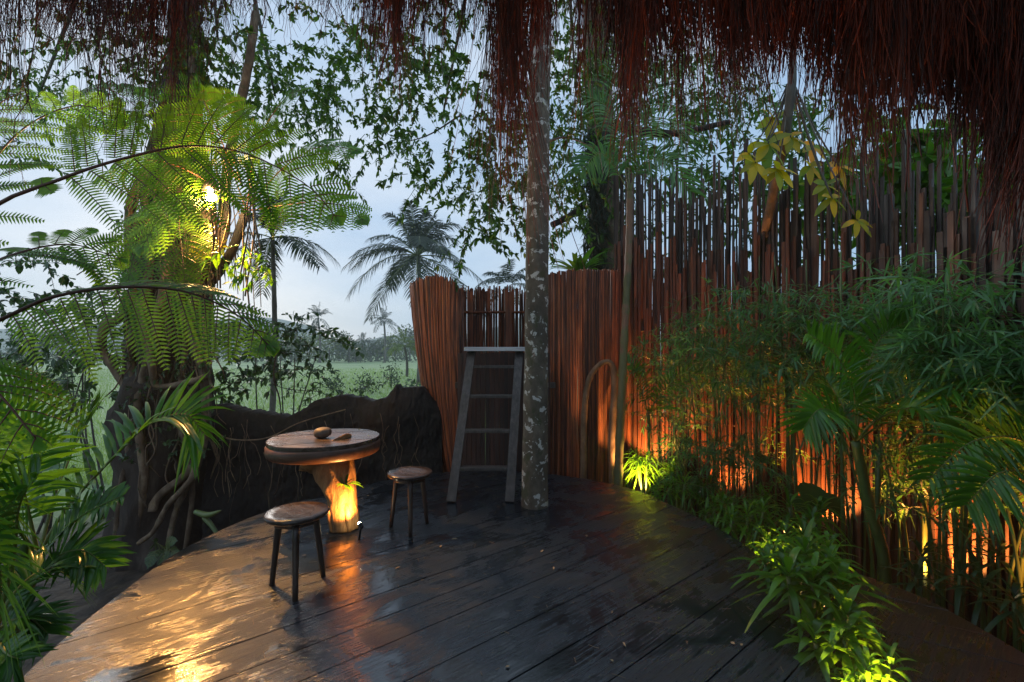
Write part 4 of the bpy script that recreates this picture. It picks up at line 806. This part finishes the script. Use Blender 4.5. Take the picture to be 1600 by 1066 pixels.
shrub('broad green thicket showing above the slat fence under the thatch', arc(8, 5.2, GZ), [(1450, 250, 130, 60, 4.6, 5.6, 60), (1350, 290, 80, 50, 5, 6, 30), (1560, 300, 80, 50, 4, 5, 24), (1420, 320, 130, 50, 4.6, 5.6, 30)], .19, .10, 'strap', 'thicket', 5, 'thickets behind the slat fence')
shrub('dark green thicket behind the slats between the mossy tree and the big-leaved tree', arc(38, 5.5, GZ), [(1060, 330, 100, 120, 7.5, 9.5, 60), (1180, 340, 90, 110, 7, 9, 40), (1020, 470, 60, 80, 8, 9, 20), (1140, 230, 110, 80, 7, 9, 50), (1300, 230, 110, 80, 7, 9, 60), (1260, 340, 120, 70, 6.5, 8.5, 50)], .17, .05, 'tree', 'thicket', 5, 'thickets behind the slat fence')

# ------------------------------------------------------------------ bamboo clumps along the fence
def bamboo(label, px, d, culms, h, sprays, spread, zlo, zhi, L=.11, W=.013, vr=(0, .95), hang=.25, rc=.011, lean=.1):
    base = PZ(px, d, GZ); t = thing('bamboo_clump', label, 'bamboo', tuple(base), 'bamboo clumps along the slat fence'); ms, ml = MB(), MB(); cp = []
    for k in range(culms):
        b = base + (U(-.22, .22), U(-.16, .16), 0); hh = h * U(.75, 1.1); ld = np.array((U(-lean, lean), U(-lean, lean), 0)); kk = 26
        p = spline([b, b + ld * .6 + (0, 0, hh * .5), b + ld * 2.5 + (0, 0, hh)], kk); rad = np.linspace(rc, rc * .4, kk) * U(.7, 1.3); rad[::3] *= 1.22
        ms.tube(p, rad, 7, var=U(0, 1)); cp.append(p)
    for k in range(int(sprays * 1.12)):
        p = cp[rng.integers(len(cp))]; z = U(zlo, zhi); j = int(np.argmin(np.abs(p[:, 2] - z))); a = U(0, 6.28); ln = U(.15, .5) * spread
        dv = np.array((math.cos(a), math.sin(a) - .35, U(-.1, .6))); q = np.linspace(0, 1, 5)[:, None]; tw = p[j] + dv * ln * q; tw[:, 2] -= .35 * ln * q[:, 0] ** 2
        ms.tube(tw, .0022, 4, cap=False)
        nl = int(U(9, 17)); u = U(.3, 1, nl); i = np.clip((u * 3.99).astype(int), 0, 3); bb = tw[i] + (tw[i + 1] - tw[i]) * (u * 4 - i)[:, None]
        ml.blades(bb, unit(unit(dv) * .55 + randdir(nl) * .8 - UPV * hang), UPV + randdir(nl) * .7, L * U(.6, 1.2, nl), W * U(.8, 1.3, nl), .25, 3, 'lance', var=U(*vr, nl))
    ms.build('culm', M['stem'], t); ml.build('foliage', M['bamboo'], t); return t
bamboo('bamboo clump with thin leaves beside the young lit palm', 1050, 5.3, 7, 2.5, 120, 1.0, .6, 2.0, .1, .012)
bamboo('dense dark bamboo clump between the lit palm and the big-leaved tree', 1120, 4.95, 9, 2.8, 190, 1.2, .9, 2.1, .105, .012, (0, .6))
bamboo('bamboo clump with slanting stems under the yellow big leaves', 1195, 4.55, 9, 2.8, 170, 1.1, .9, 2.0, .105, .012, (0, .6), lean=.25)
bamboo('airy bamboo clump behind the tall feathery palm', 1265, 4.2, 8, 2.8, 170, 1.2, .8, 2.0, .11, .013, (0, .7))
bamboo('pale bamboo clump with long arching sprays above the tall feathery palm', 1365, 3.75, 7, 2.9, 190, 1.3, .9, 2.15, .14, .015, (.3, .9))
bamboo('pale bamboo clump at the frame edge under the thatch', 1500, 3.1, 7, 2.6, 230, 1.2, 1.1, 2.05, .14, .015, (.4, .94))
bamboo('bamboo clump hanging over the frame edge beside the walkway', 1590, 2.8, 6, 2.4, 210, 1.1, .5, 1.7, .13, .015, (.2, .8))
bamboo('low bamboo clump lit orange at its foot by the slat fence', 1440, 3.35, 6, 1.9, 120, 1.0, .2, 1.2, .12, .013, (.1, .8))
bamboo('short leafy bamboo in front of the fence, beside the bent branch', 1085, 4.9, 6, 1.5, 80, .9, -.1, .8, .1, .012, (.2, .95))
bamboo('short leafy bamboo at the middle of the fence, behind the strap-leaved plants', 1180, 4.4, 6, 1.5, 80, .9, -.2, .7, .11, .012, (.2, .95))
for px, d, lab in ((1320, 3.75, 'thick pale green bamboo culm behind the tall feathery palm'), (1445, 3.6, 'thick green bamboo culm at the fence beside the pale clumps'), (1232, 4.5, 'thick green bamboo culm behind the airy clump'), (1545, 3.3, 'thick green bamboo culm near the frame edge by the fence')):
    mb = MB(); k = 40; p = spline([PZ(px, d, GZ), PZ(px + U(-8, 8), d, .8), PZ(px + U(-24, 24), d + .1, 2.25)], k); rad = np.linspace(.019, .006, k); rad[::5] *= 1.2; mb.tube(p, rad, 10, var=U(.3, .9)); tag(mb.build('bamboo_culm', M['stem'], origin=p[0]), lab, 'bamboo', 'thick single culms along the slat fence')

# ------------------------------------------------------------------ strap-leaved plants
def rosette(label, x, y, z, r, nl, W, matl='strap', h=.25, group='strap-leaved plants along the deck edge', vr=None, heads=1, droop=.6):
    base = np.array((x, y, GZ)); t = thing('strap_leaved_plant', label, 'plant', tuple(base), group); ml, ms = MB(), MB()
    for q in range(heads):
        c = np.array((x, y, z)) + (np.array((U(-.16, .16), U(-.16, .16), U(-.12, .08))) if q else 0)
        ms.tube(spline([base, base * .4 + c * .6 + (U(-.02, .02), 0, 0), c], 10), .011, 7)
        a = np.arange(nl) * 2.399 + U(0, 6); el = np.linspace(-.25, 1.25, nl); dv = np.stack([np.cos(a) * np.cos(el), np.sin(a) * np.cos(el), np.sin(el)], 1)
        b = c + np.stack([np.zeros(nl), np.zeros(nl), np.linspace(-.06, .03, nl)], 1)
        ml.blades(b, dv, UPV + dv * .01, r * U(.75, 1.1, nl), W * U(.8, 1.15, nl), droop * U(.6, 1.3, nl), 6, 'strap', fold=.22, var=U(0, .96, nl) if vr is None else U(*vr, nl))
    ml.build('leaf_head', M[matl], t); ms.build('stem', M['stem'], t); return t
edge = [(1.50, 2.05, .10, .30, 16, .055, 'largest bright strap-leaved plant spilling over the deck edge at the frame bottom', 3), (1.56, 2.36, .2, .33, 18, .055, 'bright strap-leaved plant with broad leaves where the deck meets the walkway', 3),
        (1.68, 2.62, .16, .30, 15, .045, 'strap-leaved plant leaning over the deck edge halfway along the walkway', 3), (1.85, 2.85, .12, .28, 15, .04, 'strap-leaved plant at the deck edge beside the tip of the walkway', 3),
        (1.92, 3.2, .10, .28, 14, .035, 'strap-leaved plant at the deck edge just beyond the walkway tip', 4), (1.86, 3.6, .08, .26, 14, .033, 'yellowish strap-leaved plant at the deck edge in front of the airy bamboo', 4),
        (1.78, 4.0, .04, .25, 14, .03, 'narrow-leaved plant at the deck edge in front of the slanting bamboo', 4), (2.3, 3.5, .10, .3, 15, .035, 'dark strap-leaved plant in the bed between walkway tip and fence', 3),
        (2.3, 4.1, .05, .28, 14, .03, 'dark narrow-leaved plant in the bed in front of the slanting bamboo', 3), (1.55, 4.5, .05, .24, 14, .026, 'narrow-leaved plant at the far curve of the deck, near the lit fine-leaved plant', 3),
        (1.42, 1.86, .02, .2, 14, .03, 'low strap-leaved plant at the bottom frame edge between deck and walkway', 3)]
for x, y, z, r, nl, W, lab, hd in edge: rosette(lab, x, y, z, r * .88, nl + 3, W * .72, heads=hd + 2)
rosette('pale yellow fine-leaved plant lit brightly beside the bent branch', *P(1012, 715, 5.0)[:2], .22, .3, 34, .014, heads=3, vr=(.5, .9), droop=.9)
rosette('green fine-leaved plant beside the pale lit one', *P(1050, 745, 4.9)[:2], .1, .26, 26, .016, heads=3, droop=.8)
rosette('fine-leaved tuft at the deck edge in front of the low bamboo', *P(1085, 770, 4.7)[:2], .0, .26, 24, .018, heads=3, droop=.8)
for px, py, d, lab in ((1500, 900, 2.75, 'dark rosette plant growing at the walkway edge below the lit fence'), (1585, 940, 2.5, 'dark rosette plant at the frame edge beside the walkway'), (1440, 870, 3.05, 'small dark rosette plant at the walkway edge near the palm stem'), (1560, 870, 2.9, 'dark upright rosette plant close to the lit fence')):
    q = P(px, py, d); rosette(lab, q[0], q[1], q[2], .26, 16, .03, 'shrub', group='dark rosette plants beyond the walkway', heads=2)
# big round dark leaf plant
t = thing('round_leaf_plant', 'plant with a few broad heart-shaped leaves against the fence foot', 'plant', tuple(PZ(1255, 4.0, GZ)))
ml, ms = MB(), MB()
for px, py, L in ((1262, 755, .3), (1235, 775, .22), (1290, 770, .22), (1480, 800, .26), (1500, 790, .22)):
    c = P(px, py, 4.0 if px < 1400 else 3.1)
    if px < 1400: ml.blades(c[None], np.array([[U(-.5, .5), -.7, -.3]]), np.array((0, -.5, .8)), L, L * .8, .3, 6, 'oval', fold=.2); ms.tube([PZ(1255, 4.0, GZ), c], .007, 6)
ml.build('leaf', M['dark'], t); ms.build('stem', M['stem'], t)
# fern growing on the table stump
t = thing('stump_fern', 'small bright strap-leaved fern growing on the table stump', 'plant', tuple(tb_ + (.02, -.05, .36)))
ml = MB(); nn = 13; a = np.linspace(0, 6.28, nn, endpoint=False); ml.blades(np.repeat((tb_ + (.03, -.06, .36))[None], nn, 0), np.stack([np.cos(a) * .8 + .35, np.sin(a) * .6 - .35, U(.2, .9, nn)], 1), UPV, U(.1, .2, nn), .03, .5, 5, 'lance', fold=.2); ml.build('leaf_tuft', M['strap'], t)
# bank plants under the deck edge
rosette('dark strap-leaved plant in the shade at the bottom frame edge, beside the deck', -2.05, 1.62, -.1, .3, 16, .02, 'palm', group='dark plants on the near bank', heads=3)
mb = MB(); mb.tube(spline([P(305, 800, 4.0), P(325, 805, 3.95), P(345, 798, 3.9)], 8), [.02, .024, .026, .026, .024, .02, .014, .005], 8); mb.tube(spline([P(318, 808, 3.98), P(328, 818, 3.95), P(342, 838, 3.9)], 8), [.016, .02, .022, .022, .02, .018, .016, .01], 8)
tag(mb.build('green_shoot', M['stem'], origin=P(318, 805, 3.98)), 'fat green shoots sticking out below the fig by the deck edge', 'plant')
# dangling dark vine in front of the field
mb = MB(); mb.tube(spline([P(432, 545, 5.2), P(428, 590, 5.2), P(436, 620, 5.2), P(440, 652, 5.2)], 14), .008, 6, lump=.3); mb.tube(spline([P(425, 600, 5.2), P(450, 608, 5.2), P(500, 612, 5.3)], 10), .004, 5)
tag(mb.build('hanging_vine', M['bark'], origin=P(440, 652, 5.2)), 'dark bare twig dangling in front of the pale field', 'vine')

# ------------------------------------------------------------------ thatched roof and its fringe
t = thing('thatched_roof', 'dark thatched roof edge with long red-brown fibres hanging overhead', 'roof', (0.2, .2, 3.0))
E = spline([(-3.3, 2.3, 3.25), (-2.6, 2.25, 3.2), (-1.8, 2.15, 3.15), (-1, 2.05, 3.1), (0, 1.95, 3.0), (.5, 1.85, 2.88), (1.0, 1.7, 2.7), (1.5, 1.5, 2.45), (1.9, 1.2, 2.25), (2.1, .75, 2.1)], 200)
Epx = 800 + F * E[:, 0] / E[:, 1]
def eave(px): return np.array([np.interp(px, Epx, E[:, k]) for k in range(3)])
apex = np.array((-.2, -2.6, 4.4)); mb = MB(); nu, nv = 60, 14; low, upp = [], []
for a in np.linspace(0, 199, nu).astype(int):
    for v in np.linspace(0, 1, nv):
        q = E[a] * (1 - v) + apex * v + np.array((0, 0, .35 * math.sin(math.pi * v))); low.append(q); upp.append(q + (0, .05 * (1 - v), .22))
i, j = np.meshgrid(np.arange(nu - 1), np.arange(nv - 1), indexing='ij'); i = i.ravel(); j = j.ravel(); fa = np.stack([i * nv + j, i * nv + j + 1, (i + 1) * nv + j + 1, (i + 1) * nv + j], 1)
mb.add(low, fa); mb.build('underside', M['roofin'], t)
mb = MB(); o = nu * nv; mb.add(np.vstack([np.array(low) + (0, 0, .004), upp]), fa[:, ::-1] + o); k = np.arange(nu - 1); mb.more(np.stack([k * nv, (k + 1) * nv, o + (k + 1) * nv, o + k * nv], 1)); mb.build('thatch', M['thatch'], t)
for a in np.linspace(20, 195, 8).astype(int):
    mb = MB(); p = [E[a] * (1 - v) + apex * v + np.array((0, 0, .35 * math.sin(math.pi * v) - .045)) for v in np.linspace(.04, .95, 14)]; mb.tube(p, .04, 8, lump=.1); mb.build('rafter', M['roofin'], t)
def tuft(px, ylow, hw, n, gather=.6, dback=.25, wid=.0014, minf=.35, wig=.012, name='thatch_tuft'):
    e = eave(px); d = e[1]; zl = P(px, ylow, d)[2]; Lt = e[2] + .1 - zl
    x = e[0] + rng.normal(0, hw / F * d * .6, n); y = d - U(-.06, dback, n); z = e[2] + U(.0, .16, n) + (d - y) * .35
    ln = (z - zl) * (minf + (1 - minf) * rng.beta(1.3, 1.6, n)); nc = max(1, n // 45); cxs = e[0] + (rng.normal(0, hw / F * d * .6, nc) if nc > 2 else U(-.02, .02, nc)); cx = cxs[np.argmin(np.abs(cxs[None] - x[:, None]), 1)]
    cly = U(.55, 1.0, nc)[np.argmin(np.abs(cxs[None] - x[:, None]), 1)] if nc > 2 else 1.0
    ln = ln * cly
    if px < 600 and n > 150: n = int(n * .7); x, y, z, ln, cx = x[:n], y[:n], z[:n], ln[:n], cx[:n]
    k = 8; s = np.linspace(0, 1, k); p = np.zeros((n, k, 3)); sw = rng.normal(0, .08 if px < 600 else .06, (n, 1)) + rng.normal(0, .05)
    p[:, :, 0] = x[:, None] + (cx - x)[:, None] * (.85 if nc > 2 else gather) * (s[None] * (ln / max(Lt, .05))[:, None]) ** 1.2 + sw * ln[:, None] * s[None] ** 2 + np.cumsum(rng.normal(0, wig * .35, (n, k)), 1) * s[None]
    p[:, :, 1] = y[:, None] + np.cumsum(rng.normal(0, wig * .4, (n, k)), 1) * s[None]; p[:, :, 2] = z[:, None] - ln[:, None] * s[None]
    mb = MB(); mb.strands(p, (U(.45, 1.3, n) * np.where(U(0, 1, n) < .05, 2.4, 1))[:, None] * wid * np.linspace(1, .6, k)[None], 3); return mb.build(name, M['thatch'], t)
for a in ((20, 330, 26, 110), (60, 140, 60, 420), (130, 130, 50, 380), (160, 190, 40, 240), (165, 290, 7, 60, .7), (205, 140, 40, 300), (250, 330, 50, 420), (290, 200, 40, 420), (340, 180, 40, 330), (400, 100, 50, 300), (470, 80, 40, 280), (530, 80, 40, 280),
          (600, 170, 34, 420), (625, 420, 10, 150, .8), (655, 160, 28, 320), (700, 150, 22, 240), (745, 150, 18, 220), (790, 430, 22, 420), (797, 580, 12, 150, .4), (822, 270, 26, 480), (850, 190, 20, 200), (885, 110, 26, 160), (905, 320, 6, 50, .7),
          (950, 215, 26, 420), (985, 460, 16, 360, .8), (1020, 190, 36, 620), (1060, 320, 12, 120), (1100, 200, 40, 640), (1135, 300, 16, 300, .6), (1160, 230, 30, 420), (1205, 165, 36, 800), (1250, 165, 40, 800), (1290, 250, 24, 500), (1328, 420, 18, 560, .8), (1370, 270, 30, 640), (1420, 245, 46, 1100), (1480, 235, 56, 1400), (1545, 340, 50, 1500), (1600, 480, 36, 1400, .3), (1660, 520, 50, 1200, .3)):
    if a[0] > 900 and a[0] < 1440: a = (a[0], a[1] * .95, a[2], int(a[3] * .9)) + tuple(a[4:])
    tuft(*a, wid=.0013 if a[0] < 900 else .0017, wig=.04 if a[0] < 600 else .018)

# leaf and straw litter on the deck
ms = MB(); nn = 260; a = U(0, 6.28, nn); r_ = 1.95 * np.sqrt(U(0, 1, nn)); b = np.stack([-.3 + r_ * np.cos(a), 3.2 + r_ * np.sin(a), np.full(nn, .004)], 1); an = U(0, 6.28, nn); ln = U(.004, .06, nn)
p = b[:, None] + np.stack([np.cos(an), np.sin(an), np.zeros(nn)], 1)[:, None] * (ln[:, None] * np.linspace(-.5, .5, 4)[None])[..., None]; p[:, 1:3, :2] += rng.normal(0, .002, (nn, 2, 2))
ms.strands(p, .0011, 3)
nn = 46; a = U(0, 6.28, nn); r_ = 1.9 * np.sqrt(U(0, 1, nn)); an = U(0, 6.28, nn)
ms.blades(np.stack([-.3 + r_ * np.cos(a), 3.2 + r_ * np.sin(a), np.full(nn, .006)], 1), np.stack([np.cos(an), np.sin(an), U(.02, .12, nn)], 1), UPV + randdir(nn) * .2, U(.012, .045, nn), U(.006, .018, nn), .1, 3, 'oval', fold=.2)
tag(ms.build('leaf_litter', M['straw']), 'scattered straw bits and specks on the wet deck', 'litter', kind='stuff')

# ------------------------------------------------------------------ haze
hb = MB(); hb.box((-160, 290, 22), 1300, 640, 48.5)
hm = bpy.data.materials.new('haze_air'); hm.use_nodes = True; hn = hm.node_tree; hn.nodes.remove(hn.nodes['Principled BSDF'])
pv = hn.nodes.new('ShaderNodeVolumePrincipled'); pv.inputs['Color'].default_value = (.9, .95, 1.0, 1); pv.inputs['Density'].default_value = .0013; pv.inputs['Anisotropy'].default_value = .2
hn.links.new(pv.outputs[0], hn.nodes['Material Output'].inputs['Volume'])
ho = hb.build('haze', hm, smooth=False); tag(ho, 'thin blue evening haze over the field', 'haze', kind='stuff')

for o in scene.objects:
    if '_w' in o.keys(): del o['_w']
